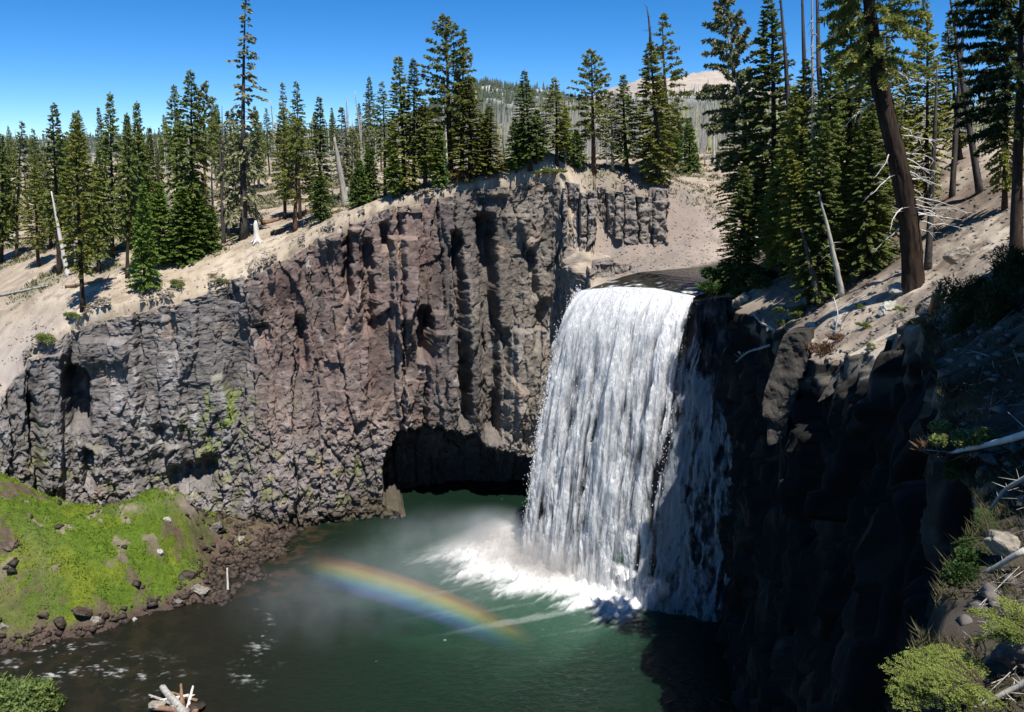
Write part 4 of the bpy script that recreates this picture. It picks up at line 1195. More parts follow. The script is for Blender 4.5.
mr = n.new('ShaderNodeMapRange'); mr.inputs['From Min'].default_value = bow - hw; mr.inputs['From Max'].default_value = bow + hw
l.new(an.outputs[0], mr.inputs['Value'])
rc = ramp(n, [(0.0, (0.22, 0.20, 0.80)), (0.25, (0.22, 0.34, 1.0)), (0.42, (0.30, 0.80, 0.80)), (0.53, (0.80, 0.90, 0.30)), (0.64, (1.0, 0.74, 0.14)), (0.78, (1.0, 0.38, 0.08)), (1.0, (0.75, 0.14, 0.08))])
l.new(mr.outputs[0], rc.inputs[0]); l.new(rc.outputs[0], vs.inputs['Color'])
rd = ramp(n, [(0.0, (0, 0, 0)), (0.25, (0.42,) * 3), (0.5, (0.7,) * 3), (0.68, (1,) * 3), (0.85, (0.55,) * 3), (1.0, (0, 0, 0))])
rd.color_ramp.interpolation = 'EASE'
l.new(mr.outputs[0], rd.inputs[0])
# the bow fades out towards both ends where the mist thins
at2 = n.new('ShaderNodeMath'); at2.operation = 'ARCTAN2'; l.new(sx.outputs[1], at2.inputs[0]); l.new(sx.outputs[0], at2.inputs[1])
fr_ = n.new('ShaderNodeMapRange'); fr_.inputs['From Min'].default_value = a0; fr_.inputs['From Max'].default_value = a1
l.new(at2.outputs[0], fr_.inputs['Value'])
fr2 = ramp(n, [(0.0, (0, 0, 0)), (0.10, (0.35,) * 3), (0.25, (1,) * 3), (0.45, (1,) * 3), (0.70, (0.6,) * 3), (1.0, (0, 0, 0))]); l.new(fr_.outputs[0], fr2.inputs[0])
m1 = n.new('ShaderNodeMath'); m1.operation = 'MULTIPLY'; l.new(rd.outputs[0], m1.inputs[0]); l.new(fr2.outputs[0], m1.inputs[1])
nt = n.new('ShaderNodeTexNoise'); nt.inputs['Scale'].default_value = 0.45; l.new(tc.outputs['Object'], nt.inputs['Vector'])
nr = n.new('ShaderNodeMapRange'); nr.inputs['From Min'].default_value = 0.25; nr.inputs['From Max'].default_value = 0.7; nr.inputs['To Min'].default_value = 0.35; l.new(nt.outputs['Fac'], nr.inputs['Value'])
m2 = n.new('ShaderNodeMath'); m2.operation = 'MULTIPLY'; l.new(m1.outputs[0], m2.inputs[0]); l.new(nr.outputs[0], m2.inputs[1])
m3 = n.new('ShaderNodeMath'); m3.operation = 'MULTIPLY'; m3.inputs[1].default_value = 0.36; l.new(m2.outputs[0], m3.inputs[0])
l.new(m3.outputs[0], vs.inputs['Density'])
rm_ = raw_mesh('rainbow', PP, q3, m); fix_normals(rm_)
rb = link('rainbow', rm_)
rb.location = apex; rb.rotation_mode = 'QUATERNION'; rb.rotation_quaternion = rq
tag(rb, 'short rainbow arc glowing in the mist low over the pool', 'rainbow')


# ------------------------------------------------------------------ conifers
def prof(shape, t):
    if shape == 'cone': return (1 - t) ** 0.8 * 0.95 + 0.05
    if shape == 'spire': return np.minimum(1, 1.9 * (1 - t)) ** 0.9 * (0.78 + 0.22 * (1 - t)) + 0.03
    if shape == 'column': return np.minimum(1, 1.9 * (1 - t)) ** 0.95 * np.minimum(1, 0.55 + 2.5 * t) + 0.03
    if shape == 'round': return np.sin(np.pi * np.clip(0.22 + 0.77 * t, 0, 1)) ** 0.9 + 0.03
    return 1 - t

def crown(h, w, start, nwh, per, shape, ls=0.42, dens=1.0, droop=0.25, up=(-0.15, 0.7), gap=0.12, ragged=0.4, tuft=False, seed=0, width=0.36, side_bias=None, clump=0.0):
    r = np.random.default_rng(seed)
    Q, sticks = [], []
    zs = start * h + (0.985 - start) * h * np.linspace(0, 1, nwh) ** 0.97
    for zi in zs:
        t0 = (zi - start * h) / (h - start * h)
        a0 = r.random() * 6.283
        cl = 1 + clump * math.sin(zi * 2.1 + seed) * r.random()
        for k in range(per):
            if r.random() < gap: continue
            az = a0 + 6.283 * k / per + r.normal(0, 0.35)
            L = w * float(prof(shape, np.array(t0))) * (1 - ragged * r.random() ** 1.5 + 0.12 * r.random()) * cl
            if side_bias is not None: L *= 1 + side_bias[1] * math.cos(az - side_bias[0])
            L = max(L, 0.18)
            zo = zi + r.normal(0, 0.35 * h / nwh)
            el = up[0] + (up[1] - up[0]) * t0 + r.normal(0, 0.10)
            n = max(5, int(L / ls * 5.6 * dens))
            t = (0.10 if L < 1.5 else 0.22) + (0.9 if L < 1.5 else 0.78) * r.random(n) ** 0.75
            ax = np.array([math.cos(az), math.sin(az), 0])
            px_ = ax[None] * (L * t)[:, None]
            zz_ = L * t * math.tan(el) - droop * L * t ** 2 * (1 - 0.6 * t0)
            pos = px_ + np.array([0, 0, zo]) + np.stack([0 * t, 0 * t, zz_], -1)
            pos += r.normal(0, 0.10 * ls, (n, 3))
            if L > 0.9:
                e = np.array([0.15, 0.5, 0.85])
                sticks.append((np.stack([ax * L * q + np.array([0, 0, zo + L * q * math.tan(el) - droop * L * q * q * (1 - 0.6 * t0)]) for q in np.concatenate([[0], e])]), 0.022 * L ** 0.7))
            if tuft:
                m = 6
                pos = np.repeat(pos, m, 0)
                d = r.normal(0, 1, (n * m, 3)); d += ax[None] * 0.9 + np.array([0, 0, 0.5])
                s = ls * r.uniform(0.5, 0.95, n * m)
            else:
                sg_ = r.uniform(0.1, 1.25, n) * np.where(r.random(n) < 0.5, -1, 1)
                aa_ = az + sg_
                d = np.stack([np.cos(aa_), np.sin(aa_), math.tan(el) * 0.6 - 2 * droop * t * 0.6 + r.normal(0, 0.22, n)], -1)
                s = ls * r.uniform(0.65, 1.3, n) * (1.05 - 0.3 * t)
            d /= np.linalg.norm(d, axis=1)[:, None]
            side = np.cross(d, np.array([0, 0, 1.0]) + r.normal(0, 0.95, d.shape))
            side /= np.linalg.norm(side, axis=1)[:, None] + 1e-9
            tip = pos + d * s[:, None]; tip[:, 2] -= 0.12 * s
            mid = pos + d * (s * 0.45)[:, None]
            wv = side * (s * width)[:, None]
            Q.append(np.stack([pos, mid + wv, tip, mid - wv], 1))
    # leader
    n = 14
    p = np.stack([r.normal(0, .05, n), r.normal(0, .05, n), h * (0.95 + 0.05 * r.random(n))], -1)
    d = np.stack([r.normal(0, .35, n), r.normal(0, .35, n), np.ones(n)], -1); d /= np.linalg.norm(d, axis=1)[:, None]
    s = ls * r.uniform(.5, 1.0, n); sd = np.cross(d, r.normal(0, 1, (n, 3))); sd /= np.linalg.norm(sd, axis=1)[:, None]
    Q.append(np.stack([p, p + d * (s * .45)[:, None] + sd * (s * width * .6)[:, None], p + d * s[:, None], p + d * (s * .45)[:, None] - sd * (s * width * .6)[:, None]], 1))
    return np.concatenate(Q), sticks

def trunk_mb(h, r0, seed=0, bend=0.0, top=0.03, n=14, sides=8, flare=0.35):
    rr_ = np.random.default_rng(seed)
    z = np.linspace(-0.5, h * 0.985, n)
    t = np.clip(z / h, 0, 1)
    pts = np.stack([bend * np.sin(t * 2.4 + seed) * h * 0.02 + rr_.normal(0, 0.02, n), bend * np.cos(t * 2.0 + seed) * h * 0.02, z], -1)
    rad = r0 * (1 - t) ** 0.85 + top * r0 + flare * r0 * np.exp(-np.clip(z, 0, None) / (1.6 * r0 + 0.1))
    mb = MB(); mb.tube(pts, rad, sides, rough=0.25, seed=seed)
    return mb

VAR = {}
def variant(key, h, w, r0, needle, bark, bend=0.4, dead=0, **kw):
    q, st = crown(h, w, **kw)
    mb = MB(); mb.quads(q)
    cm = mb.mesh(key + '_crown', M[needle])
    tb = trunk_mb(h, r0, seed=kw.get('seed', 0), bend=bend)
    for pts, rad in st[::2]:
        tb.tube(pts, [rad, rad * .8, rad * .6, rad * .3], 3)
    rr_ = np.random.default_rng(kw.get('seed', 0) + 1)
    for k in range(dead):   # bare stubs under the crown
        z = h * kw['start'] * rr_.uniform(0.35, 1.1); a = rr_.random() * 6.28; L = w * rr_.uniform(.2, .7)
        e = np.array([math.cos(a), math.sin(a), rr_.uniform(-.5, .2)])
        tb.tube([np.array([0, 0, z]), np.array([0, 0, z]) + e * L * .6, np.array([0, 0, z]) + e * L + np.array([0, 0, -.15 * L])], [.03, .02, .006], 3)
    VAR[key] = (h, w, cm, tb.mesh(key + '_trunk', M[bark], smooth=True))

variant('fir_a', 22, 2.3, .30, 'fir', 'bark', nwh=56, per=6, start=.16, shape='spire', dens=1.15, droop=.30, gap=.10, seed=1)
variant('fir_b', 22, 2.2, .30, 'fir', 'bark', nwh=46, per=6, start=.30, shape='column', dens=1.1, droop=.35, gap=.16, ragged=.55, seed=2, dead=10)
variant('fir_c', 22, 2.6, .30, 'yellowfir', 'bark', nwh=60, per=6, start=.06, shape='cone', dens=1.15, droop=.20, gap=.08, seed=3)
variant('fir_d', 22, 2.4, .28, 'fir', 'bark', nwh=42, per=5, start=.35, shape='spire', dens=1.1, droop=.35, gap=.18, ragged=.6, seed=4, dead=12)
variant('fir_e', 22, 2.5, .28, 'yellowfir', 'bark', nwh=48, per=6, start=.20, shape='column', dens=1.0, droop=.2, gap=.14, ragged=.5, seed=5, dead=6)
variant('tier', 30, 2.6, .46, 'greyneedle', 'charwood', nwh=30, per=6, start=.12, shape='spire', ls=.6, dens=1.2, droop=.45, up=(-.20, .45), gap=.24, ragged=.6, seed=6, dead=14, clump=.35)
variant('pine_a', 22, 3.0, .34, 'pine', 'redbark', nwh=34, per=5, start=.30, shape='round', ls=.50, dens=.55, droop=.05, up=(-.1, .8), gap=.2, ragged=.5, tuft=True, seed=7, width=.26, dead=8)
variant('pine_b', 22, 2.4, .30, 'pine', 'redbark', nwh=24, per=5, start=.52, shape='round', ls=.48, dens=.6, droop=.05, up=(-.2, .7), gap=.2, ragged=.5, tuft=True, seed=8, width=.26, dead=10)
variant('pine_c', 24, 3.2, .36, 'pine', 'bark', nwh=26, per=5, start=.22, shape='spire', ls=.55, dens=.6, droop=.10, up=(-.1, .5), gap=.25, ragged=.5, tuft=True, seed=9, width=.26, dead=8, clump=.4)
variant('young_a', 9, 1.6, .14, 'youngfir', 'bark', nwh=40, per=7, start=.03, shape='cone', ls=.34, dens=1.1, droop=.12, gap=.05, ragged=.3, seed=10)
variant('young_b', 9, 1.4, .13, 'youngfir', 'bark', nwh=38, per=7, start=.04, shape='column', ls=.34, dens=1.1, droop=.12, gap=.06, ragged=.35, seed=11)
variant('pale_fir', 22, 2.2, .26, 'greyneedle', 'deadwood', nwh=40, per=5, start=.18, shape='spire', ls=.55, dens=.75, droop=.3, gap=.22, ragged=.6, seed=12, dead=10)
variant('dead_top', 30, 3.2, .50, 'yellowfir', 'charwood', nwh=58, per=7, start=.03, shape='column', ls=.6, dens=1.2, droop=.3, gap=.08, seed=13)
# nearer trees on the right bank carry finer sprays
variant('near_fir', 30, 3.4, .42, 'fir', 'bark', nwh=70, per=7, start=.07, shape='spire', ls=.40, dens=1.7, droop=.30, gap=.10, ragged=.45, seed=14, dead=14)
variant('near_fir_b', 28, 3.0, .36, 'yellowfir', 'bark', nwh=62, per=7, start=.10, shape='column', ls=.40, dens=1.5, droop=.28, gap=.14, ragged=.55, seed=15, dead=18)
variant('near_grey', 26, 3.6, .34, 'greyneedle', 'deadwood', nwh=40, per=6, start=.22, shape='round', ls=.46, dens=1.1, droop=.12, up=(.0, .6), gap=.25, ragged=.6, tuft=True, seed=16, width=.24, dead=24, side_bias=(math.pi, .35))
variant('near_pine', 20, 4.2, .40, 'darkpine', 'bark', nwh=30, per=6, start=.38, shape='round', ls=.42, dens=1.3, droop=.10, up=(-.1, .6), gap=.15, ragged=.45, tuft=True, seed=17, width=.17)

def stand(o, base, top, h, hw=None, wv=None, spin=None):
    ax = Vector(top - base)
    o.location = base
    o.rotation_mode = 'QUATERNION'
    o.rotation_quaternion = Vector((0, 0, 1)).rotation_difference(ax.normalized()) @ Quaternion((0, 0, 1), random.random() * 6.28 if spin is None else spin)
    sz = ax.length / h
    sx = sz if hw is None else hw / wv
    o.scale = (sx, sx, sz)

def tree(key, bx, by, tx_, ty_, hwpx, label, where='p', Y=None, cat='tree', group=None, name='conifer_tree', dz=0.0):
    if Y is None:
        g = ground(bx, by, where)
        if g is None:
            g = at(bx, by, 110); print('NOGROUND', bx, by, label)
    else:
        g = at(bx, by, Y)
        z = plateau_z(g[0], g[1]) if where == 'p' else bank_z(g[0], g[1])
        g = np.array([g[0], g[1], float(z)])
    g = g + np.array([0, 0, dz])
    tp = at(tx_, ty_, g[1])
    h, w, cm, tm = VAR[key]
    e = empty(name, (0, 0, 0))
    hwm = hwpx / F * math.hypot(g[1], HC - g[2]) * 1.22
    stand(e, g, tp, h, hwm, w)
    link('trunk', tm, e); link('crown', cm, e)
    tag(e, label, cat, group)
    return e

G1 = 'living conifers along the far rim and plateau'
TREES = [
    ('fir_a', 2, 262, 1, 134, 13, 'dark fir cut by the left edge of the picture'),
    ('fir_d', 17, 258, 22, 122, 11, 'dark narrow fir second from the left edge, with bare lower trunk'),
    ('fir_e', 37, 267, 34, 166, 12, 'short thin yellowish fir just left of the white leaning snag'),
    ('fir_b', 58, 275, 54, 104, 14, 'tall columnar fir standing behind the white leaning snag'),
    ('fir_a', 70, 252, 75, 113, 12, 'dark fir half hidden behind the foremost tree at the left rim'),
    ('fir_e', 83, 308, 77, 117, 17, 'foremost conifer of the left group, its bare dark trunk at the cliff rim'),
    ('fir_a', 111, 258, 110, 94, 13, 'tallest dark fir just right of the foremost left tree'),
    ('fir_b', 128, 278, 127, 114, 11, 'ragged fir with a pale lower trunk in the middle of the left group'),
    ('fir_a', 141, 268, 137, 103, 11, 'dark pointed fir next to a thin grey snag in the left group'),
    ('fir_a', 150, 250, 150, 128, 7, 'slim dark fir seen small between the left group and the big double fir'),
    ('fir_d', 160, 246, 159, 140, 5, 'thinnest far fir showing in the gap left of the big double fir'),
    ('young_a', 145, 290, 143, 186, 13, 'light green young fir nearest the rim in the left group'),
    ('fir_a', 100, 272, 98, 150, 11, 'lower dark fir filling the gap right of the foremost left tree'),
    ('young_b', 160, 266, 159, 184, 12, 'dense young fir at the left of the young pair under the big fir'),
    ('young_a', 182, 263, 182, 188, 17, 'broad young fir at the foot of the big dark fir'),
    ('fir_b', 177, 247, 174, 86, 12, 'dark fir crowded against the left side of the big fir'),
    ('fir_b', 194, 254, 190, 71, 17, 'big dark fir with bare leaning lower trunk left of the tall hero tree'),
    ('pine_b', 205, 232, 205, 82, 10, 'slender pine with a long bare reddish trunk and small top'),
    ('pale_fir', 228, 236, 228, 112, 10, 'thin greyish fir just left of the tallest tiered fir'),
    ('tier', 245, 238, 246, -4, 17, 'very tall tiered fir with gaps between its branches, top at the picture edge'),
    ('fir_e', 286, 219, 282, 104, 12, 'ragged fir on the left of the pair right of the white stump'),
    ('pine_a', 294, 232, 296, 118, 17, 'bushy green pine in front, right of the white stump'),
    ('fir_d', 301, 219, 296, 82, 11, 'taller dark fir rising behind the bushy green pine'),
    ('fir_a', 320, 219, 319, 97, 12, 'narrow dark fir alone between the bushy pine and the leaning grey snag'),
    ('young_b', 321, 222, 320, 172, 9, 'dense green young fir in front of the narrow dark fir'),
    ('pale_fir', 342, 200, 341, 108, 10, 'pale distant fir above the leaning grey snag'),
    ('pine_a', 352, 198, 352, 130, 10, 'small round pine behind the bright young firs'),
    ('pale_fir', 369, 190, 368, 104, 9, 'far blue grey fir left of the dark rim fir'),
    ('young_a', 359, 206, 359, 160, 11, 'bright green cone shaped young fir at the rim'),
    ('young_a', 370, 201, 369, 148, 11, 'second young fir, slightly taller, right of the bright cone'),
    ('fir_d', 385, 196, 382, 82, 11, 'dark rim fir with a long bare lower trunk'),
    ('fir_c', 403, 193, 398, 57, 18, 'dense yellowish fir clothed to the ground at the rim'),
    ('fir_b', 415, 190, 413, 59, 12, 'grey green fir right behind the dense yellowish one'),
    ('fir_e', 427, 187, 424, 100, 15, 'medium fir filling the gap left of the big twin pines'),
    ('young_b', 394, 197, 394, 150, 8, 'small young fir at the foot of the dense yellowish rim fir'),
    ('pine_a', 451, 178, 444, 17, 23, 'tall broad pine, left of the big twins on the rim'),
    ('pine_c', 463, 174, 463, 30, 16, 'dark open pine, right of the big twins on the rim'),
    ('young_a', 440, 186, 440, 128, 9, 'green young fir under the big twin pines'),
    ('fir_c', 469, 177, 468, 78, 20, 'wide dense yellowish fir at the right foot of the twin pines'),
    ('fir_c', 490, 175, 489, 106, 16, 'shorter rounded yellowish fir beside the wide dense one'),
    ('young_b', 516, 171, 515, 119, 9, 'small light fir left of the medium dark pair on the rim'),
    ('fir_a', 531, 171, 524, 71, 13, 'pointed fir in the gap right of the yellowish pair'),
    ('fir_e', 557, 166, 554, 78, 14, 'dark fir with a shadowed hollow at its foot'),
    ('young_b', 577, 169, 576, 130, 8, 'small dark fir left of the tall open pine above the crag'),
    ('pine_a', 595, 173, 590, 51, 18, 'tall open pine above the narrow dark crag'),
    ('pale_fir', 612, 170, 611, 92, 11, 'sparse pale fir just right of the tall open pine'),
    ('fir_a', 628, 172, 623, 75, 14, 'dark fir midway between the open pine and the dead topped fir'),
    ('pine_c', 671, 168, 663, 14, 19, 'dark tiered pine behind the dead topped fir'),
    ('young_a', 690, 172, 689, 118, 10, 'thin fir right of the dead topped fir beside grey snags'),
]
for t in TREES: tree(*t, group=G1)

rq_ = np.random.default_rng(31)
for k in range(22):
    bx = rq_.uniform(-5, 215); by = rq_.uniform(228, 262)
    key = rq_.choice(['young_a', 'young_b', 'fir_c', 'fir_e'])
    tree(key, bx, by, bx + rq_.normal(0, 1), by - rq_.uniform(40, 95), rq_.uniform(8, 13), 'small green fir filling in among the taller trunks of the left group', group='small firs among the left group')
for k in range(16):
    bx = rq_.uniform(372, 690); by = np.interp(bx, [372, 470, 560, 690], [190, 172, 164, 166]) - rq_.uniform(0, 6)
    key = rq_.choice(['young_a', 'young_b', 'fir_c', 'fir_e'])
    tree(key, bx, by, bx + rq_.normal(0, 1), by - rq_.uniform(25, 60), rq_.uniform(6, 10), 'small fir standing between the larger trees of the right hand rim', group='small firs between the rim trees')
# the fir with a dead top beside the falls' slope
e = tree('dead_top', 657, 184, 650, 42, 17, 'dense fir with a bare crooked dead top above the crag', group=G1)
mb = MB()
hh = VAR['dead_top'][0]
mb.tube([(0, 0, hh * .93), (.1, 0, hh * 1.06), (-.1, .1, hh * 1.16), (-.25, 0, hh * 1.24), (-.9, 0, hh * 1.27)], [.24, .18, .12, .07, .03], 6)
for k in range(16):
    z = hh * random.uniform(.96, 1.2); a = random.random() * 6.28; L = random.uniform(.5, 1.5)
    mb.tube([(0, 0, z), (math.cos(a) * L * .6, math.sin(a) * L * .6, z + .05), (math.cos(a) * L, math.sin(a) * L, z - .1)], [.05, .03, .01], 3)
link('dead_top', mb.mesh('dead_top', M['charwood']), e)

# ------------------------------------------------------------------ standing dead trees
def snag_mesh(name, h, r0, mat, seed, branches=14, top=0.15, bend=0.3):
    r = np.random.default_rng(seed)
    mb = trunk_mb(h, r0, seed=seed, bend=bend, top=top, flare=.25)
    for k in range(branches):
        z = h * r.uniform(.25, .97); a = r.random() * 6.28; L = h * r.uniform(.03, .10) * (1.3 - z / h)
        d = np.array([math.cos(a), math.sin(a), r.uniform(-.5, .15)])
        p = np.array([0, 0, z])
        mb.tube([p, p + d * L * .6, p + d * L + np.array([0, 0, -.2 * L])], [.022 * h / 12 + .012, .02, .006], 3)
    return mb.mesh(name, mat, smooth=True)
SN = {'pale': (14, snag_mesh('pale_snag', 14, .24, M['deadwood'], 41)), 'pale_b': (14, snag_mesh('pale_snag_b', 14, .20, M['deadwood'], 42, 24)), 'char': (14, snag_mesh('charred_snag', 14, .22, M['charwood'], 43, 18)),
      'thick': (12, snag_mesh('thick_snag', 12, .55, M['deadwood'], 44, 4, top=.35, bend=.1)), 'white': (12, snag_mesh('white_snag', 12, .30, M['palewood'], 45, 5, top=.3, bend=.1)),
      'twiggy': (14, snag_mesh('twiggy_snag', 14, .17, M['deadwood'], 46, 46))}
def snag(key, bx, by, tx_, ty_, label, where='p', Y=None, wmul=1.0, group='standing dead trees', tz=0.0):
    if Y is None:
        g = ground(bx, by, where)
        if g is None: g = at(bx, by, 110); print('NOGROUND snag', bx, by)
    else:
        g = at(bx, by, Y); g[2] = float(plateau_z(g[0], g[1]) if where == 'p' else bank_z(g[0], g[1]))
    tp = at(tx_, ty_, g[1] + tz)
    h, me = SN[key]
    o = link('dead_tree', me)
    stand(o, g, tp, h)
    o.scale = (wmul * o.scale[2] ** .5, wmul * o.scale[2] ** .5, o.scale[2])
    tag(o, label, 'dead tree', group)
    return o
for a_ in [
    ('white', 68, 276, 51, 190, 'bleached white snag leaning sharply left in the left group', 'p', None, .85),
    ('twiggy', 137, 262, 138, 150, 'thin grey snag standing among the firs of the left group'),
    ('twiggy', 75, 270, 72, 190, 'twiggy grey dead tree just right of the white leaning snag'),
    ('char', 224, 243, 220, 126, 'pointed charred snag left of the tallest tiered fir'),
    ('pale_b', 256, 228, 254, 158, 'thin pale snag just above the white stump'),
    ('thick', 346, 206, 334, 136, 'thick weathered snag leaning left behind the bright young firs', 'p', None, .75),
    ('pale', 362, 194, 361, 113, 'straight pale snag right of the thick leaning one'),
    ('white', 447, 184, 446, 128, 'white bare trunk standing among the big twin pines', 'p', None, .7),
    ('pale', 333, 206, 331, 168, 'short twiggy snag at the foot of the thick leaning one'),
    ('twiggy', 566, 168, 563, 128, 'small grey snag right of the dark fir with the shadowed hollow'),
    ('pale', 714, 166, 713, 92, 'tall pale snag on the skyline right of the gravel slope'),
    ('pale_b', 683, 166, 684, 118, 'thin snag right of the dark tiered pine'),
    ('pale', 698, 165, 697, 128, 'short pale snag left of the tall pale skyline snag'),
    ('pale_b', 705, 165, 703, 138, 'shortest grey snag between two pale ones on the skyline'),
    ('twiggy', 240, 200, 240, 150, 'small distant snag right against the tiered fir'),
    ('pale', 213, 225, 212, 160, 'slim pale snag between the red trunked pine and the charred snag'),
]: snag(*a_)
# small trees and dead trunks farther back on the plateau
rr_ = np.random.default_rng(77)
for k in range(120):
    px_ = rr_.uniform(0, 740) if k % 2 else rr_.uniform(130, 420); Y = rr_.uniform(122, 300)
    g = at(px_, 160, Y); g[2] = float(plateau_z(g[0], g[1]))
    h = rr_.uniform(7, 15)
    key = rr_.choice(['pale', 'pale_b', 'twiggy', 'char', 'twiggy'])
    o = link('dead_tree', SN[key][1])
    stand(o, g, g + np.array([rr_.normal(0, .5), 0, h]), SN[key][0])
    o.scale = (.9, .9, o.scale[2])
    tag(o, 'bare grey dead tree far back on the burnt plateau', 'dead tree', 'dead trees far back on the plateau')
for k in range(95):
    px_ = rr_.uniform(-10, 520) if k % 2 else rr_.uniform(-10, 300); Y = rr_.uniform(125, 420)
    if 470 < px_ < 480: continue
    g = at(px_, 160, Y); g[2] = float(plateau_z(g[0], g[1]))
    h = rr_.uniform(9, 19)
    key = rr_.choice(['fir_a', 'fir_b', 'pale_fir', 'fir_d', 'fir_e'])
    e = empty('conifer_tree', (0, 0, 0))
    stand(e, g, g + np.array([rr_.normal(0, .3), 0, h]), 22)
    link('trunk', VAR[key][3], e); link('crown', VAR[key][2], e)
    tag(e, 'small living fir far back on the plateau behind the rim trees', 'tree', 'small firs far back on the plateau')

# ------------------------------------------------------------------ trees of the right bank
G2 = 'conifers on the right bank'
for t in [
    ('near_grey', 768, 262, 722, -4, 30, 'grey green sparse tree leaning left at the edge of the right bank group', 'b', 76),
    ('near_fir', 778, 262, 768, -6, 30, 'big dark fir with foliage to the ground above the falls', 'b', 73),
    ('near_fir_b', 745, 276, 742, 70, 22, 'shorter dark fir overhanging the gravel slope', 'b', 76),
    ('near_fir_b', 800, 258, 806, 60, 24, 'light green fir in the middle of the right bank group', 'b', 64),
    ('near_fir', 850, 245, 848, -4, 28, 'dense dark fir left of the big bare trunk', 'b', 62),
    ('near_fir', 830, 248, 832, 20, 18, 'narrow dark fir between thin bare trunks and the dense dark one', 'b', 60),
    ('near_fir_b', 885, 228, 886, 30, 24, 'green fir half hidden behind the big bare trunk', 'b', 58),
    ('near_fir_b', 928, 200, 925, -4, 17, 'sunlit fir just right of the big bare trunk', 'b', 60),
    ('near_fir', 903, 205, 905, 70, 15, 'low dark fir behind the dead branches of the big trunk', 'b', 68),
    ('near_fir_b', 1010, 165, 1006, -60, 18, 'tall fir behind the dark pine at the right edge', 'b', 52),
    ('near_fir_b', 955, 190, 948, 20, 16, 'slim fir standing behind the crossing bare trunks', 'b', 66),
    ('near_pine', 1022, 228, 1020, -90, 50, 'dark pine at the right edge with heavy clumped needles', 'b', 33),
    ('near_fir_b', 815, 262, 790, 150, 20, 'bushy fir leaning left low above the rocky bank', 'b', 58),
    ('near_fir', 738, 276, 745, 165, 18, 'lower dark fir at the left end of the right bank group', 'b', 71),
    ('near_fir', 792, 262, 795, 85, 22, 'middle sized dark fir between the big fir and the thin bare trunks', 'b', 68),
    ('near_fir_b', 842, 245, 843, 60, 20, 'yellowish fir pressed against the dense dark one', 'b', 66),
    ('near_fir', 868, 235, 866, 40, 20, 'tall shaded fir just left of the big bare trunk', 'b', 66),
    ('near_fir_b', 782, 285, 778, 170, 22, 'bushy low fir overhanging the shaded cliff', 'b', 66),
    ('near_fir', 870, 238, 872, 110, 24, 'low dark fir at the left foot of the big bare trunk', 'b', 56),
    ('near_fir', 822, 255, 826, 120, 22, 'low dark fir between the pale curving trunk and the rocky bank', 'b', 57),
]: tree(*t[:7], where=t[7], Y=t[8], group=G2)
for x, y, hh_, key in ((17.5, 15, 15, 'near_pine'), (14.6, 17.2, 14, 'near_fir'), (12.9, 13.0, 13, 'near_fir_b'), (19, 24, 17, 'near_fir'), (16.4, 20.5, 15, 'near_fir_b'), (12.5, 9.0, 12, 'near_fir')):  # conifers out of view, added to shade the near bank
    h, w, cm, tm = VAR[key]
    e = empty('conifer_tree', (0, 0, 0)); g = np.array([x, y, float(bank_z(x, y)) - .2])
    stand(e, g, g + np.array([0.2, 0, hh_]), h, 2.9, w)
    link('trunk', tm, e); link('crown', cm, e)
    tag(e, 'unseen conifer close to the viewpoint, added to shade the near bank', 'tree', 'unseen shade trees added beside the viewpoint')
for a_ in [
    ('char', 800, 250, 776, -40, 'leftmost of the thin grey bare trunks in the right bank group', 'b', 70, 1.0),
    ('char', 808, 250, 800, -45, 'second thin bare trunk, between two grey ones above the falls', 'b', 69, 1.0),
    ('twiggy', 818, 246, 812, -45, 'pale thin bare trunk with many dead twigs beside the dense dark fir', 'b', 63, .8),
    ('char', 828, 243, 818, -40, 'tallest straight bare trunk left of the dense dark fir', 'b', 63, 1.2),
    ('pale', 846, 246, 818, 190, 'pale trunk curving up to the left out of the shady bank', 'b', 55, 1.15),
    ('char', 826, 268, 800, 228, 'leaning barkless trunk low over the rocky bank', 'b', 56, 2.0),
    ('char', 985, 160, 948, -20, 'dark bare trunk leaning left across the sky at the right', 'b', 58, 1.0),
    ('char', 955, 180, 968, -40, 'dark bare trunk crossing the leaning one at the right', 'b', 60, .8),
    ('char', 935, 205, 936, 60, 'short dark bare trunk behind the big trunk on the hillside', 'b', 50, .9),
]: snag(*a_, group='bare trunks on the right bank')

# the big old trunk: trunk with thick bark, dead branches, crown above the frame
g = ground(915, 288, 'b')
if g is None: g = np.array([16.3, 34, 35.5])
big = empty('pine_tree', (0, 0, 0))
tag(big, 'big old pine with thick dark bark and bare pale lower branches', 'tree')
tp = at(858, -95, g[1]); hb = float(np.linalg.norm(tp - g))
stand(big, g - np.array([0, 0, .4]), tp, hb, spin=0.0)
big.scale = (1, 1, 1)
mb = MB()
z = np.linspace(-.6, hb, 90)
rad = np.interp(z, [-.6, 0, .8, 2.5, 8, 14, hb], [.78, .70, .60, .55, .48, .40, .10])
bend = np.stack([0.28 * np.sin(z * .35) + .0 * z, .1 * np.cos(z * .3), z], -1)
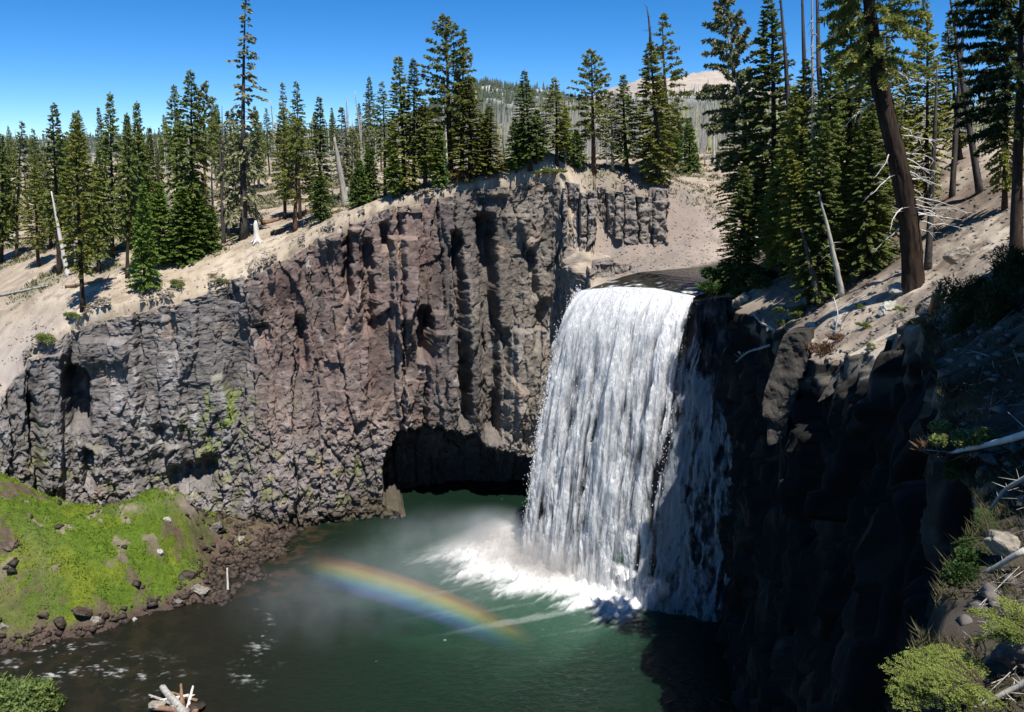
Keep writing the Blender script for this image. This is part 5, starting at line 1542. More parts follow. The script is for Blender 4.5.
# bark ridges: a wobbling radius on many sides
sides = 40
ang = np.linspace(0, 2 * math.pi, sides, endpoint=False)
R = rad[:, None] * (1 + 0.15 * fbm(np.cos(ang)[None] * 5 + 0 * z[:, None], np.sin(ang)[None] * 4 + 0 * z[:, None], z[:, None] * .9 + 0 * ang[None], oct=4, seed=200) + .10 * np.maximum(0, 1 - z / 1.5)[:, None] * np.cos(ang * 5)[None])
P = bend[:, None] + np.stack([R * np.cos(ang)[None], R * np.sin(ang)[None], 0 * R], -1)
link('trunk', raw_mesh('trunk', P.reshape(-1, 3), grid_faces(len(z), sides, True), M['bigbark']), big)
r = np.random.default_rng(4)
for k in range(30):
    mb = MB()
    z0 = r.uniform(3.6, hb * .62); a = r.choice([r.uniform(-.9, .9), r.uniform(2.4, 4.0)], p=[.8, .2]); L = r.uniform(.9, 2.6)
    x0 = np.array([0.28 * math.sin(z0 * .35), 0, z0])
    d = np.array([math.cos(a), math.sin(a) * .8 - .3, 0])
    pts = [x0 + d * .35]
    for q in range(1, 7):
        pts.append(pts[-1] + d * L / 6 + np.array([r.normal(0, .05), r.normal(0, .05), r.normal(-.05, .06) - .03 * q]))
    mb.tube(pts, np.linspace(.045, .008, 7), 5)
    for q in range(7):
        i = r.integers(1, 6); dd_ = d * .5 + r.normal(0, .6, 3); dd_ /= np.linalg.norm(dd_); l2 = r.uniform(.25, .7)
        mb.tube([pts[i], pts[i] + dd_ * l2 * .5, pts[i] + dd_ * l2 + np.array([0, 0, -.08])], [.016, .011, .004], 3)
    link('branch', mb.mesh('branch', M['palewood'], smooth=True), big)
q, st = crown(hb, 2.7, start=.63, nwh=20, per=6, shape='round', ls=.42, dens=1.1, droop=.2, up=(-.35, .5), gap=.1, ragged=.4, tuft=True, seed=30, width=.17)
mb = MB(); mb.quads(q); 
for pts, rad_b in st: mb.tube(pts, [rad_b, rad_b * .8, rad_b * .6, rad_b * .3], 4)
link('crown', mb.mesh('crown', M['pine']), big)
# ------------------------------------------------------------------ shrubs, boulders, dead wood
def bush_mesh(name, w, h, n, ls, mat, seed, flat=1.0, up=0.3, lw=.4, stems=0):
    r = np.random.default_rng(seed)
    c = r.normal(0, 1, (9, 3)) * np.array([w * .45, w * .45, h * .22]) + np.array([0, 0, h * .45])
    rad = r.uniform(.25, .5, 9) * w
    k = r.integers(0, 9, n)
    d = r.normal(0, 1, (n, 3)); d /= np.linalg.norm(d, axis=1)[:, None]
    p = c[k] + d * (rad[k] * r.random(n) ** .4)[:, None] * np.array([1, 1, h / w * .9])
    p = p[p[:, 2] > -0.05]; d = d[:len(p)]; n = len(p)
    q = d + np.array([0, 0, up]) + r.normal(0, .5, (n, 3)); q /= np.linalg.norm(q, axis=1)[:, None]
    s = ls * r.uniform(.6, 1.3, n)
    sd = np.cross(q, r.normal(0, 1, (n, 3))); sd /= np.linalg.norm(sd, axis=1)[:, None]
    mb = MB()
    mb.quads(np.stack([p, p + q * (s * .5)[:, None] + sd * (s * lw)[:, None], p + q * s[:, None], p + q * (s * .5)[:, None] - sd * (s * lw)[:, None]], 1))
    for i in range(stems):
        a = r.random() * 6.28; L = h * r.uniform(.6, 1.05)
        mb.tube([(0, 0, -.1), (math.cos(a) * w * .3, math.sin(a) * w * .3, L * .5), (math.cos(a) * w * .6, math.sin(a) * w * .6, L)], [.03, .02, .006], 4)
    return mb.mesh(name, mat)
def grass_mesh(name, w, h, n, mat, seed, spread=.5):
    r = np.random.default_rng(seed)
    p = np.stack([r.normal(0, w * .35, n), r.normal(0, w * .35, n), np.full(n, -.05)], -1)
    d = np.stack([r.normal(0, spread, n), r.normal(0, spread, n), np.ones(n)], -1); d /= np.linalg.norm(d, axis=1)[:, None]
    s = h * r.uniform(.5, 1.1, n); sd = np.cross(d, r.normal(0, 1, (n, 3))); sd /= np.linalg.norm(sd, axis=1)[:, None]
    wv = sd * (.018 + .01 * h)
    tip = p + d * s[:, None]; tip[:, 2] -= .25 * spread * s
    return raw_mesh(name, np.stack([p - wv, p + wv, p + d * (s * .55)[:, None] + wv * .8, tip], 1).reshape(-1, 3), np.arange(4 * n).reshape(n, 4), mat)
M['willowleaf'] = noisy_mat('willow leaves', (0.08, 0.13, 0.03), (0.22, 0.29, 0.09), 2.5, rough=0.6, translucent=0.35)
BU = {'shrub': bush_mesh('shrub', 1.0, .8, 5000, .11, M['shrub'], 1), 'shrub_b': bush_mesh('shrub_b', 1.0, .95, 5000, .10, M['shrub'], 2),
      'light': bush_mesh('light_shrub', 1.0, .7, 4000, .11, M['lightshrub'], 3), 'pineb': bush_mesh('pine_brush', 1.0, 1.0, 5200, .22, M['darkpine'], 4, lw=.07, up=.6),
      'twig': grass_mesh('twig_bush', 1.0, .9, 420, M['redtwig'], 5, .7), 'dry': grass_mesh('dry_tuft', .8, .5, 300, M['drygrass'], 6, .6), 'willow': bush_mesh('willow', 1.0, 1.0, 9000, .13, M['willowleaf'], 7, up=.5, lw=.17, stems=7)}
def put(me, name, px, py, size, label, cat, where='p', Y=None, group=None, sz=None, dz=0.0, z=None):
    if where == 'b' and Y is not None and Y > 12:
        g = ground(px, py, 'b')
        if g is None or abs(g[1] - Y) > 15:
            g = at(px, py, Y); g[2] = min(g[2], float(bank_z(g[0], g[1])))
    elif z is not None: g = atz(px, py, z)
    elif Y is None:
        g = ground(px, py, where) if where in 'pb' else None
        if where == 'm':
            d = ray(px, py); ys = np.arange(57, 89, .1); P = np.array([0, 0, HC])[None] + d[None] * (ys / d[1])[:, None]
            hit = np.nonzero(P[:, 2] <= mound_z(P[:, 0], P[:, 1]))[0]
            g = P[hit[0]] if len(hit) else atz(px, py, 0.0)
        if g is None: print('NOPUT', px, py, label); g = at(px, py, 90)
    else: g = at(px, py, Y)
    o = link(name, me)
    s = size / F * float(np.linalg.norm(g - np.array([0, 0, HC])))   # size in pixels -> metres
    o.location = (g[0], g[1], g[2] + dz)
    o.scale = (s, s, s if sz is None else s * sz)
    o.rotation_euler = (0, 0, random.random() * 6.28)
    tag(o, label, cat, group)
    return o
GS = 'shrubs on the right bank'
for a_ in [
    ('shrub', 716, 290, 30, 'dark shrub overhanging the right end of the lip of the falls', 'b', 70.5),
    ('shrub_b', 738, 282, 38, 'broad dark shrub under the grey green leaning tree', 'b', 67.5),
    ('shrub', 764, 280, 34, 'dark shrub between the overhanging fir and the rocky bank', 'b', 64),
    ('shrub_b', 727, 272, 30, 'dark shrub at the river bank behind the lip shrub', 'b', 73),
    ('shrub', 752, 258, 30, 'rounded dark shrub at the foot of the gravel slope', 'b', 71),
    ('light', 797, 312, 20, 'pale green shrub on the edge above the rock slab', 'b', 56),
    ('light', 783, 322, 12, 'small pale shrub left of the rock slab edge', 'b', 57),
    ('light', 861, 305, 9, 'tiny yellow green tuft on the sandy slope', 'b', 47),
    ('light', 866, 325, 11, 'yellow green tuft by the pale edge stones', 'b', 44),
    ('light', 905, 308, 9, 'yellowish tuft below the big old trunk', 'b', 36),
    ('light', 880, 258, 10, 'pale sprig left of the big old trunk', 'b', 42),
]: put(BU[a_[0]], 'shrub', a_[1], a_[2] + 3, a_[3] * .66, a_[4], 'shrub', a_[5], a_[6], GS, sz=.8)
for a_ in [(1005, 222, 30, 24, 'dark pine brush at the right edge, uppermost of the near brush'), (968, 262, 18, 25, 'dark pine brush left of the orange split stump'), (1012, 285, 26, 20, 'dark pine brush low at the right edge above the shaded bank'), (978, 302, 18, 24, 'small dark pine brush below the orange split stump'),
           (940, 222, 7, 33, 'small pine brush on the lit slope right of the big trunk')]:
    put(BU['pineb'], 'pine_brush', a_[0], a_[1], a_[2], a_[4], 'shrub', 'b', a_[3], 'pine brush on the near hillside')
put(BU['twig'], 'dry_bush', 826, 352, 16, 'reddish dry bush beside the rock slab', 'shrub', 'b', 50, GS)
put(BU['twig'], 'dry_bush', 838, 340, 10, 'small reddish bush on the edge of the sandy slope', 'shrub', 'b', 49, GS)
GP = 'low green shrubs on the plateau rim'
for a_ in [('shrub', 178, 285, 14, 'low flat green shrub below the broad young fir'), ('shrub', 48, 352, 16, 'green shrub hanging on the rim at the left end of the wall'), ('light', 100, 300, 9, 'small green shrub right of the foremost trunk'), ('shrub', 74, 318, 12, 'grey green shrub left of the foremost trunk'),
           ('light', 213, 276, 11, 'pale cushion shrub on the sandy rim'), ('light', 310, 229, 7, 'small bright sprig on the pale rim path'), ('light', 428, 192, 7, 'tiny tuft on the rim below the twin pines'), ('light', 465, 182, 8, 'olive tuft on the rim above the dark cleft'), ('light', 548, 174, 14, 'olive cushion shrub at the rim left of the narrow crag'),
           ('shrub', 631, 228, 14, 'green shrub at the foot of the broad crag'), ('light', 640, 238, 8, 'small green shrub just below the larger one on the slope'), ('light', 728, 236, 6, 'tiny tuft on the gravel slope'), ('shrub', 220, 282, 9, 'dark sprig at the rim above the grey wall'), ('light', 88, 306, 10, 'yellowish tuft at the foot of the foremost trunk')]:
    put(BU[{'shrub': 'light'}.get(a_[0], 'dry') if a_[2] > 190 else a_[0]], 'shrub', a_[1], a_[2], a_[3] * .75, a_[4], 'shrub', 'p', None, GP, sz=.6)
put(BU['twig'], 'brush_pile', 461, 178, 17, 'rusty brown brush pile at the foot of the twin pines', 'brush pile', 'p')
put(BU['willow'], 'willow_bush', 2, 712, 42, 'light green willow bush in the lower left corner by the river', 'shrub', 'z', None, z=0.3, sz=.8)
put(BU['willow'], 'willow_bush', 26, 724, 26, 'lower willow clump right of the corner bush', 'shrub', 'z', None, z=0.1)

def rock_mesh(name, seed, mat, cuts=11, sub=4, rough=.16, flat=.75):
    import bmesh
    r = np.random.default_rng(seed)
    bm = bmesh.new(); bmesh.ops.create_icosphere(bm, subdivisions=sub, radius=1)
    V = np.array([v.co for v in bm.verts])
    for k in range(cuts):
        nrm = r.normal(0, 1, 3); nrm /= np.linalg.norm(nrm); d = r.uniform(.45, .8)
        h = V @ nrm; V -= np.clip(h - d, 0, None)[:, None] * nrm
    V *= 1 + rough * fbm(V[:, 0] * 2.4, V[:, 1] * 2.4, V[:, 2] * 2.4, oct=4, seed=seed)[:, None]
    V *= np.array([1, r.uniform(.7, 1), flat])
    for v, c in zip(bm.verts, V): v.co = c
    me = bpy.data.meshes.new(name); bm.to_mesh(me); bm.free(); me.materials.append(mat)
    return me
RK = [rock_mesh('boulder', 400 + k, M['rock']) for k in range(5)]
RKR = [rock_mesh('boulder_red', 420 + k, M['redrock']) for k in range(4)]
RKP = [rock_mesh('boulder_pale', 440 + k, M['palerock']) for k in range(4)]
for x, y, s, kind, lab in [
    (203, 592, 11, RK[0], 'grey angular boulder at the tip of the mossy bank'), (189, 578, 10, RKR[1], 'dark reddish slab leaning on the right flank of the mound'), (166, 520, 5, RKP[0], 'small white rock high on the mossy mound'),
    (160, 552, 4, RKP[1], 'small pale pink rock on the middle of the mound'), (135, 623, 6, RKP[2], 'white boulder at the waterline below the mound'), (82, 612, 10, RKR[0], 'reddish boulder at the foot of the mound'), (60, 622, 8, RKR[2], 'dark red boulder left at the foot of the mound'),
    (95, 620, 6, RK[1], 'brown boulder right at the foot of the mound'), (8, 545, 8, RKR[3], 'dark rock lying in the moss at the left edge'), (4, 628, 6, RK[2], 'grey rock at the left edge of the bank'), (222, 575, 7, RKR[1], 'wet reddish rock beside the upright stick'),
    (252, 612, 7, RKR[0], 'rust coloured rock awash near the pool edge'), (240, 600, 5, RKR[2], 'small rusty rock behind the awash one'), (262, 617, 4, RKR[3], 'smallest rusty rock awash at the pool edge'), (400, 626, 4, RKP[3], 'small white rock showing in the middle of the pool'),
    (215, 527, 8, RK[3], 'grey boulder under the wall at the right end of the mound'), (240, 540, 6, RK[4], 'grey rock in the green strip under the wall'), (188, 500, 6, RK[1], 'brown rock on the crest of the mound'), (150, 602, 6, RKR[2], 'dark rock at the waterline right of the white boulder'), (180, 602, 6, RK[0], 'brown rock at the waterline left of the angular boulder'),
]:
    put(kind, 'boulder', x, y, s, lab, 'boulder', 'm', None, 'boulders around the mossy bank')
for x, y, s, Y, kind, lab in [
    (745, 262, 9, 66, RK[0], 'grey boulder under the dark fir above the falls'), (812, 324, 7, 52, RKP[0], 'pale block on top of the rock slab'), (872, 318, 8, 43, RK[1], 'grey jagged rock on the lit edge of the slope'), (890, 310, 12, 40, RKP[2], 'largest pale rock on the lit edge below the big trunk'),
    (897, 296, 9, 37, RKP[3], 'pale rock just below the big trunk'), (930, 280, 11, 33, RK[2], 'grey rock by the orange split stump'), (952, 288, 14, 30, RK[3], 'long grey rock right of the pale edge rocks'), (848, 292, 6, 48, RKP[0], 'small pale rock in the middle of the sandy slope'), (838, 322, 8, 50, RKP[1], 'pale rock near the reddish dry bush'),
    (1018, 405, 12, 15, RK[2], 'grey rock at the right edge above the dead root'), (1005, 545, 17, 11.5, RK[1], 'grey rock on the near bank at the right edge'), (985, 600, 12, 11, RK[4], 'grey rock among dead branches on the near bank'), (1020, 650, 24, 9, RK[0], 'big grey rock in the lower right corner'), (985, 690, 18, 9, RK[2], 'grey rock right of the bright fir sprays'),
]:
    g = at(x, y, Y); zz = float(bank_z(g[0], g[1])) if Y > 12 else g[2]
    o = put(kind, 'boulder', x, y, s, lab, 'boulder', 'b', Y, 'rocks on the right bank')
    o.location.z = min(g[2], zz + .15)

# rubble nobody could count: along the pool shore and on the slopes
def rubble(name, pts, smin, smax, mat, seed, label):
    r = np.random.default_rng(seed)
    n = len(pts); s = smin + (smax - smin) * r.random(n) ** 4
    base = np.array([(1, 0, 0), (-1, 0, 0), (0, 1, 0), (0, -1, 0), (0, 0, .8), (0, 0, -.8), (.6, .6, .5), (-.6, .5, .5)], float)
    f = np.array([(0, 6, 4), (6, 2, 4), (2, 7, 4), (7, 1, 4), (1, 3, 4), (3, 0, 4), (0, 2, 6), (2, 1, 7), (2, 0, 5), (1, 2, 5), (3, 1, 5), (0, 3, 5)])
    V = base[None] * s[:, None, None] * r.uniform(.35, 1.35, (n, 8, 3)) * np.array([1, .8, .6])
    a = r.random(n) * 6.28; c, sn = np.cos(a)[:, None], np.sin(a)[:, None]
    V = np.stack([V[..., 0] * c - V[..., 1] * sn, V[..., 0] * sn + V[..., 1] * c, V[..., 2]], -1) + pts[:, None]
    tag(link(name, raw_mesh(name, V.reshape(-1, 3), (f[None] + np.arange(n)[:, None, None] * 8).reshape(-1, 3), mat)), label, 'rubble', kind='stuff')
r = np.random.default_rng(9)
x = r.uniform(-58, -20, 26000); y = r.uniform(60, 88, 26000); z = mound_z(x, y)
qx, qy = proj(np.stack([x, y, z], -1))
k = (z > -.25) & ((z < 0.9 + .6 * fbm(x * .4, y * .4, seed=5)) | ((qx > 195) & (r.random(len(x)) < .45)) | ((fbm(x * .45, y * .45, oct=4, seed=108) > .38) & (r.random(len(x)) < .2))) & (r.random(len(x)) < .75)
rubble('rubble', np.stack([x, y, z], -1)[k], 0.05, .75, M['redrock'], 11, 'brown wet stones along the shore of the pool')
x = r.uniform(10, 44, 9000); y = r.uniform(86, 112, 9000); z = plateau_z(x, y); k = channel(x, y) > 3.2
rubble('rubble', np.stack([x, y, z], -1)[k], .03, .22, M['rock'], 12, 'gravel and stones scattered over the slope by the river')
x = r.uniform(8, 40, 14000); y = r.uniform(8, 66, 14000); rx = np.interp(y, RB[:, 0], RB[:, 1]); k = (x > rx + .1) & (x < rx + 22)
rubble('rubble', np.stack([x, y, bank_z(x, y)], -1)[k], .03, .26, M['rock'], 13, 'loose stones lying on the right hillside')
x = r.uniform(-62, 6, 9000); y = r.uniform(80, 150, 9000); k = y > np.interp(x / y, RIMU, RIMY) + .3
rubble('rubble', np.stack([x, y, plateau_z(x, y)], -1)[k], .03, .20, M['rock'], 14, 'small stones and duff scattered over the plateau')

u = r.uniform(-.78, .07, 9000); u = u[fbm(u * 25, 0 * u, oct=3, seed=88) > .1]; y = np.interp(u, RIMU, RIMY) + .5 + r.exponential(1.6, len(u)); x = u * y
rubble('rubble', np.stack([x, y, plateau_z(x, y) - .1], -1), .04, .34, M['rock'], 16, 'broken stones along the crumbling cliff edge')
# low dry plants on the plateau, as ground cover
x = r.uniform(-120, 60, 60000); y = r.uniform(84, 230, 60000)
k = (y > np.interp(x / y, RIMU, RIMY) + .6) & (fbm(x * .09, y * .09, oct=4, seed=72) > .05 - .1 * (y > 110)) & ((y > 99) | (r.random(len(x)) < .06)) & (channel(x, y) > 9)
p = np.stack([x, y, plateau_z(x, y) - .03], -1)[k]
p = np.repeat(p, 5, 0) + np.concatenate([r.normal(0, .22, (len(p) * 5, 2)), np.zeros((len(p) * 5, 1))], 1)
n_ = len(p); d = np.stack([r.normal(0, .6, n_), r.normal(0, .6, n_), np.ones(n_)], -1); s = r.uniform(.12, .5, n_)
sd = r.normal(0, 1, (n_, 3)); sd /= np.linalg.norm(sd, axis=1)[:, None]
gm = noisy_mat('plateau scrub', (.045, .06, .022), (.20, .17, .09), .25, translucent=.2)
tag(link('ground_cover', raw_mesh('ground_cover', np.stack([p - sd * .09, p + sd * .09, p + d * s[:, None]], 1).reshape(-1, 3), np.arange(3 * n_).reshape(-1, 3), gm)), 'low dry scrub and litter under the plateau trees', 'ground cover', kind='stuff')

def log_obj(name, pts, rad, mat, label, cat, seed=0, sides=10, stubs=0, group=None):
    r = np.random.default_rng(seed)
    pts = np.array(pts, float); o0 = pts[0].copy()
    n = 12; t = np.linspace(0, 1, n); tt = np.linspace(0, 1, len(pts))
    P = np.stack([np.interp(t, tt, pts[:, k]) for k in range(3)], -1) - o0
    L = np.linalg.norm(P[-1])
    P += np.cumsum(r.normal(0, .012 * L / n * 2, (n, 3)), 0)
    mb = MB(); mb.tube(P, np.interp(t, [0, 1], rad), sides, .3, seed)
    for k in range(stubs):
        i = r.integers(2, n - 1); d = r.normal(0, 1, 3); d[2] = abs(d[2]); d /= np.linalg.norm(d); l = L * r.uniform(.06, .2)
        mb.tube([P[i], P[i] + d * l * .6, P[i] + d * l], [rad[1] * .5, rad[1] * .35, rad[1] * .1], 5)
    o = link(name, mb.mesh(name, mat, smooth=True)); o.location = o0
    tag(o, label, cat, group)
    return o
def gp(px, py, w='p', dz=.12):
    g = ground(px, py, w)
    if g is None: g = at(px, py, 95); print('NOGP', px, py)
    return g + np.array([0, 0, dz])
GL = 'fallen logs on the plateau'
for a, b, rr0, mt, lab in [((0, 297), (48, 287), (.18, .12), 'deadwood', 'long grey log lying at the far left of the plateau'), ((66, 288), (116, 279), (.2, .12), 'redwood', 'brown log behind the foremost left trunk'), ((168, 266), (192, 262), (.2, .15), 'charwood', 'dark log under the broad young fir'),
                           ((196, 258), (228, 245), (.16, .12), 'redwood', 'rusty branch litter along the rim below the charred snag'), ((262, 225), (292, 216), (.3, .2), 'redwood', 'red rotten log right of the white stump'), ((302, 214), (318, 207), (.25, .2), 'redwood', 'short red log left of the narrow dark fir'), ((272, 235), (292, 229), (.35, .3), 'charwood', 'dark thick log at the foot of the bushy green pine'),
                           ((196, 206), (240, 196), (.2, .15), 'redwood', 'reddish log far back between the left trees'), ((388, 188), (378, 190), (.2, .15), 'redwood', 'short stub of log beside the dark rim fir')]:
    log_obj('fallen_log', [gp(*a), gp(*b)], rr0, M[mt], lab, 'log', seed=a[0], stubs=3, group=GL)
# white stump
g = gp(257, 243, dz=-.1)
mb = MB(); mb.tube([(0, 0, 0), (0, 0, .5), (.05, 0, 1.4), (.0, 0, 2.2), (.03, 0, 2.7)], [.62, .42, .34, .28, .10], 12, .35, 3)
for k in range(6):
    a = k * 1.05 + .3; mb.tube([(math.cos(a) * .25, math.sin(a) * .25, .45), (math.cos(a) * .6, math.sin(a) * .6, .2), (math.cos(a) * .95, math.sin(a) * .95, -.05)], [.17, .12, .05], 6, .2, k)
o = link('tree_stump', mb.mesh('tree_stump', M['palewood'], smooth=True)); o.location = g; tag(o, 'bleached white tree stump with spread roots on the rim', 'stump')
# orange split stump on the right bank
g = at(941, 276, 32); g[2] = float(bank_z(g[0], g[1]))
mb = MB()
for k in range(5): mb.tube([(k * .09 - .2, 0, -.2), (k * .10 - .2, .03 * k, .4), (k * .13 - .22, .02, .75 + .2 * ((k * 7) % 3))], [.11, .09, .02], 5, .3, k)
o = link('split_stump', mb.mesh('split_stump', M['orangewood'])); o.location = g; tag(o, 'freshly split orange wood stump right of the big trunk', 'stump')
# driftwood in the river
for a, b, rad_, mt, lab, sd_ in [((162, 687, .9), (186, 715, .3), (.24, .34), 'deadwood', 'thickest grey log of the driftwood pile in the river', 1), ((181, 684, 1.1), (183, 713, .3), (.09, .22), 'redwood', 'reddish splintered log of the driftwood pile', 2), ((193, 686, .9), (186, 714, .3), (.08, .18), 'palewood', 'short bleached log at the right of the driftwood pile', 3),
           ((149, 695, .5), (174, 704, .4), (.08, .15), 'deadwood', 'flat grey branch at the left of the driftwood pile', 4), ((154, 708, .3), (198, 711, .4), (.20, .24), 'redwood', 'brown log lying across the foot of the driftwood pile', 5), ((170, 692, .8), (197, 701, .5), (.07, .13), 'redwood', 'thin brown branch on top of the driftwood pile', 6), ((160, 700, .6), (189, 695, .8), (.06, .12), 'palewood', 'thin bleached branch crossing the driftwood pile', 7)]:
    log_obj('driftwood', [atz(*a), atz(*b)], rad_, M[mt], lab, 'driftwood', seed=sd_, stubs=3, group='driftwood pile in the river')
put(RK[0], 'boulder', 158, 706, 9, 'pale grey boulder left of the driftwood pile', 'boulder', 'z', None, z=.2)
put(RKR[0], 'boulder', 192, 710, 12, 'reddish boulder under the driftwood pile', 'boulder', 'z', None, z=.1)
g0 = at(228, 603, 73.5); g1 = at(227, 568, 74.5)
log_obj('stick', [g0, g1], (.13, .08), M['deadwood'], 'pale upright stick at the right tip of the mossy bank', 'stick', seed=6)

# slab of lighter rock standing on the shaded cliff
def slab(px_pts, Y, thick, mat, label, seed):
    """an angular block: the outline is its face, set at its own distance and given real depth"""
    import bmesh
    P = np.array([at(x, y, yy) for (x, y, yy) in px_pts]); c = P.mean(0)
    bm = bmesh.new()
    f = [bm.verts.new(p - c) for p in P]; b = [bm.verts.new(p - c + np.array([thick * .6, thick, -.2])) for p in P]
    bm.faces.new(f); bm.faces.new(b[::-1])
    n = len(P)
    for k in range(n): bm.faces.new([f[k], b[k], b[(k + 1) % n], f[(k + 1) % n]])
    bmesh.ops.recalc_face_normals(bm, faces=bm.faces)
    bmesh.ops.triangulate(bm, faces=bm.faces)
    bmesh.ops.subdivide_edges(bm, edges=bm.edges, cuts=14, use_grid_fill=True)
    for v in bm.verts:
        d = fbm(np.array([v.co.x * .8]), np.array([v.co.y * .8]), np.array([v.co.z * .8]), oct=4, seed=seed)[0]
        v.co += Vector((-.5, -.7, .2)) * float(d) * .40
    me = bpy.data.meshes.new('rock_slab'); bm.to_mesh(me); bm.free(); me.materials.append(mat)
    o = link('rock_slab', me); o.location = c; tag(o, label, 'rock')
M['slab'] = noisy_mat('grey slab rock', (0.018, 0.017, 0.015), (0.075, 0.068, 0.060), 0.9, bump=.7, stretch=(1, 1, 2.0), detail=8)  # rock colour darkened to carry the slab's shade
slab([(784, 334, 51), (806, 332, 50.5), (812, 352, 50), (796, 398, 49.5), (784, 440, 49), (768, 446, 49.5), (762, 404, 50.2), (774, 360, 50.8)], 50, 3.0, M['slab'], 'tall grey angular slab on the shaded right cliff', 1)
slab([(836, 372, 46), (846, 352, 46), (856, 356, 45), (838, 392, 44.5), (818, 402, 45)], 45, 1.6, M['slab'], 'leaning grey slab just right of the tall angular one', 2)

# dead root and branches on the near bank
def branch(pts, r0, r1, mat, lab, seed, name='dead_branch', stubs=8):
    log_obj(name, pts, (r0, r1), M[mat], lab, 'dead branch', seed=seed, sides=8, stubs=stubs, group='dead branches on the near bank')
branch([at(1060, 425, 14), at(1010, 440, 15), at(960, 452, 16.5), at(938, 458, 17)], .085, .02, 'palewood', 'pale dead root reaching left over the shaded cliff at the right edge', 1, 'dead_root')
branch([at(1040, 470, 13), at(1005, 490, 13.5), at(985, 520, 14)], .05, .015, 'deadwood', 'thin dead branch drooping below the pale root', 2)
branch([at(1024, 550, 11), at(985, 572, 11.4), at(965, 590, 11.6)], .05, .02, 'deadwood', 'pale stick on the near bank at mid height', 3)
branch([at(1045, 600, 9.5), at(1000, 625, 9.8), at(960, 650, 10)], .04, .015, 'deadwood', 'grey branch above the bright fir sprays', 4)
branch([at(1050, 670, 8.3), at(1010, 690, 8.5), at(960, 715, 8.6)], .05, .02, 'deadwood', 'grey branch in the lower right corner', 5)
branch([at(1045, 640, 8.8), at(1010, 640, 9.2), at(975, 670, 9.2)], .03, .01, 'deadwood', 'thin pale twig behind the lower right rocks', 6)
branch([at(835, 335, 48), at(838, 312, 48), at(834, 296, 48.5)], .05, .02, 'palewood', 'white forked stick standing on the sandy slope', 7, stubs=4)
branch([at(775, 330, 56), at(760, 322, 57), at(752, 312, 58)], .09, .04, 'deadwood', 'dead branch hanging on the shaded cliff edge', 8)
branch([at(770, 345, 55), at(748, 352, 57), at(736, 362, 58)], .09, .04, 'deadwood', 'lower dead branch on the shaded cliff edge', 9)
o = put(BU['twig'], 'dry_bush', 942, 452, 22, 'reddish dry bush at the tip of the pale dead root', 'shrub', 'z', 17)
o = put(BU['light'], 'shrub', 975, 446, 22, 'yellow green tuft on the pale dead root', 'shrub', 'z', 16)
o = put(BU['shrub'], 'shrub', 962, 474, 14, 'dark green shrub hanging under the pale dead root', 'shrub', 'z', 16.5)
o = put(BU['shrub_b'], 'shrub', 968, 590, 26, 'dark shrub at the edge of the near bank', 'shrub', 'z', 11.5)

# bright fir sprays in the lower right corner
def fir_spray(name, base, tips, mat, label, seed):
    r = np.random.default_rng(seed)
    e = empty(name, tuple(base))
    tag(e, label, 'fir sapling')
    ms = MB(); mq = []
    for tp in tips:
        d = np.array(tp) - np.array(base); L = np.linalg.norm(d); d /= L
        side = np.cross(d, [0, 0, 1.0]); side /= np.linalg.norm(side)
        n = 9; t = np.linspace(0, 1, n)
        P = d[None] * (L * t)[:, None] + np.array([0, 0, 1.0])[None] * (.12 * L * np.sin(t * 3.0))[:, None]
        ms.tube(P, np.linspace(.018, .004, n), 5)
        for i in range(1, 26):
            q = .12 + .88 * i / 26; p0 = np.array([np.interp(q, t, P[:, k]) for k in range(3)])
            for sg_ in (-1, 1):
                l2 = L * .42 * (1.05 - q) ** .8 * r.uniform(.7, 1.1) + .03
                dd_ = d * .75 + side * sg_ * .8 + np.array([0, 0, r.normal(0, .18)]); dd_ /= np.linalg.norm(dd_)
                ms.tube([p0, p0 + dd_ * l2 * .5, p0 + dd_ * l2], [.005, .004, .002], 3)
                m = max(6, int(l2 / .011)); u = r.random(m)
                for sgn in (-1, 1):
                    pp = p0 + dd_[None] * (l2 * u)[:, None]
                    nd = dd_[None] * .6 + (np.cross(dd_, [0, 0, 1.0]) * sgn)[None] * .8 + r.normal(0, .25, (m, 3)); nd /= np.linalg.norm(nd, axis=1)[:, None]
                    s = r.uniform(.025, .042, m); w = np.cross(nd, r.normal(0, .4, (m, 3)) + np.array([0, 0, 1.0])); w /= np.linalg.norm(w, axis=1)[:, None]
                    mq.append(np.stack([pp, pp + nd * (s * .5)[:, None] + w * .0042, pp + nd * s[:, None], pp + nd * (s * .5)[:, None] - w * .0042], 1))
    link('stem', ms.mesh('stem', M['bark']), e)
    mb = MB(); mb.quads(np.concatenate(mq)); link('needles', mb.mesh('needles', mat), e)
b = at(985, 690, 8.4)
fir_spray('fir_sapling', b, [at(884, 672, 8.4), at(892, 700, 8.0), at(905, 655, 8.8), at(930, 648, 9.0), at(915, 690, 7.9), at(950, 652, 9.2), at(888, 690, 8.6), at(940, 700, 7.6), at(900, 712, 7.8)], M['spray'], 'bright yellow green fir sprays in the lower right corner', 1)
b = at(1040, 640, 8.6)
fir_spray('fir_sapling', b, [at(970, 612, 9.2), at(985, 630, 8.6), at(1000, 600, 9.2), at(975, 640, 9), at(1015, 610, 9)], M['spray'], 'smaller fir sprays at the right edge above the bright ones', 2)
b = at(990, 540, 12)
fir_spray('fir_sapling', b, [at(950, 570, 12), at(960, 590, 12), at(955, 545, 12.5), at(972, 600, 11.6), at(980, 510, 12.6)], M['shrub'], 'dark green fir sprays hanging at the shaded edge of the near bank', 3)

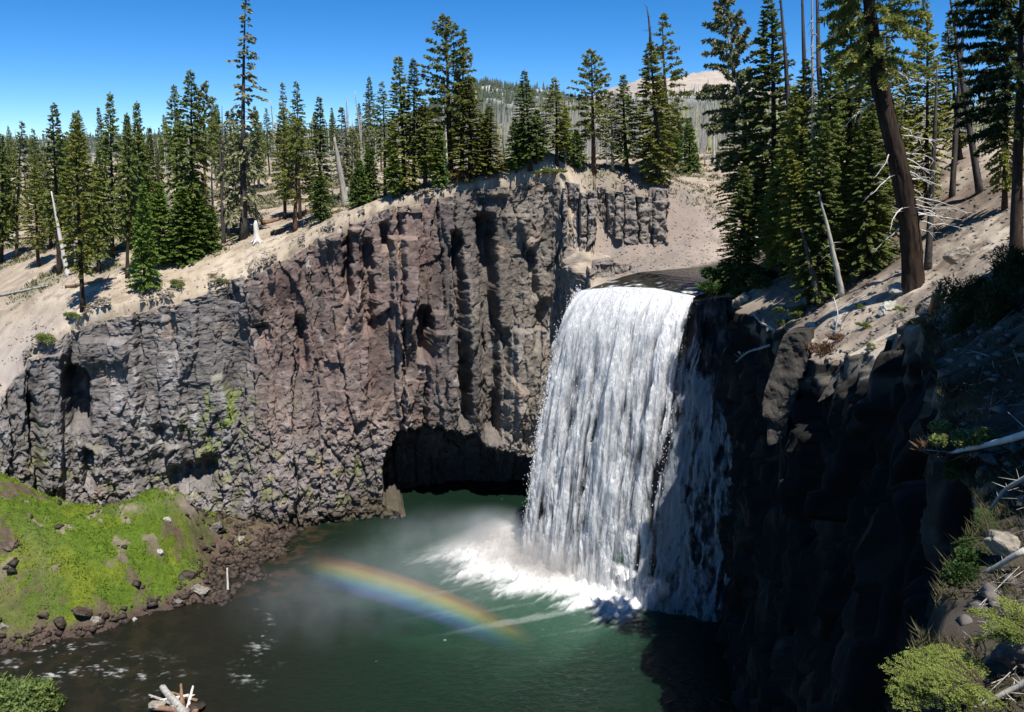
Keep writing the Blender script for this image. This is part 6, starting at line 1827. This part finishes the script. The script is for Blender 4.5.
r = np.random.default_rng(21)
n_ = 700
y = 7 + 26 * r.random(n_) ** 1.3; x = np.interp(y, RB[:, 0], RB[:, 1]) + .1 + 9 * r.random(n_) ** 1.4
p = np.stack([x, y, bank_z(x, y) + .03], -1); a = r.random(n_) * 6.28; L = r.uniform(.15, 1.1, n_)
q = p + np.stack([np.cos(a) * L, np.sin(a) * L, 0 * L], -1); q[:, 2] = bank_z(q[:, 0], q[:, 1]) + r.uniform(.02, .2, n_)
ok_ = (q[:, 0] > np.interp(q[:, 1], RB[:, 0], RB[:, 1]) + .35) & (p[:, 0] > np.interp(p[:, 1], RB[:, 0], RB[:, 1]) + .35) & (y > 8.6)
p, q, a = p[ok_], q[ok_], a[ok_]; y = y[ok_]; n_ = len(p)
w = r.uniform(.004, .012, n_)[:, None]; sd = np.stack([-np.sin(a), np.cos(a), 0 * a], -1); upv = np.array([0, 0, 1.0])[None]
V = np.stack([p + sd * w, p - sd * w, p + upv * w * 1.8, q + sd * w * .6, q - sd * w * .6, q + upv * w], 1).reshape(-1, 3)
fq = np.array([(0, 1, 4, 3), (1, 2, 5, 4), (2, 0, 3, 5)])[None] + np.arange(n_)[:, None, None] * 6
tag(link('litter', raw_mesh('litter', V, fq.reshape(-1, 4), M['deadwood'])), 'fallen twigs and sticks littering the near bank', 'litter', kind='stuff')
x = np.concatenate([np.interp(y, RB[:, 0], RB[:, 1]) + .5 + 8 * r.random(n_) ** 1.3 for k in range(3)]); y3 = np.tile(y, 3) + r.normal(0, .4, 3 * n_)
p = np.stack([x, y3, bank_z(x, y3)], -1)
rubble('rubble', p, .02, .30, M['rock'], 31, 'loose stones on the near bank below the viewpoint')

n_ = 60000
y = 6.5 + 28 * r.random(n_) ** 2.0; x = np.interp(y, RB[:, 0], RB[:, 1]) - .25 + 8 * r.random(n_) ** 1.5
kk_ = fbm(x * .7, y * .7, oct=4, seed=301) > -.25
x, y = x[kk_], y[kk_]; n_ = len(x)
p = np.stack([x, y, bank_z(x, y) - .02], -1); d = np.stack([r.normal(0, .7, n_), r.normal(0, .7, n_), np.ones(n_)], -1); s = r.uniform(.04, .22, n_)
sd = r.normal(0, 1, (n_, 3)); sd /= np.linalg.norm(sd, axis=1)[:, None]
um = noisy_mat('near bank duff', (.022, .03, .012), (.13, .115, .06), 1.3, translucent=.2)
tag(link('undergrowth', raw_mesh('undergrowth', np.stack([p - sd * .016, p + sd * .016, p + d * s[:, None]], 1).reshape(-1, 3), np.arange(3 * n_).reshape(-1, 3), um)), 'low grass and dry duff on the near bank', 'undergrowth', kind='stuff')
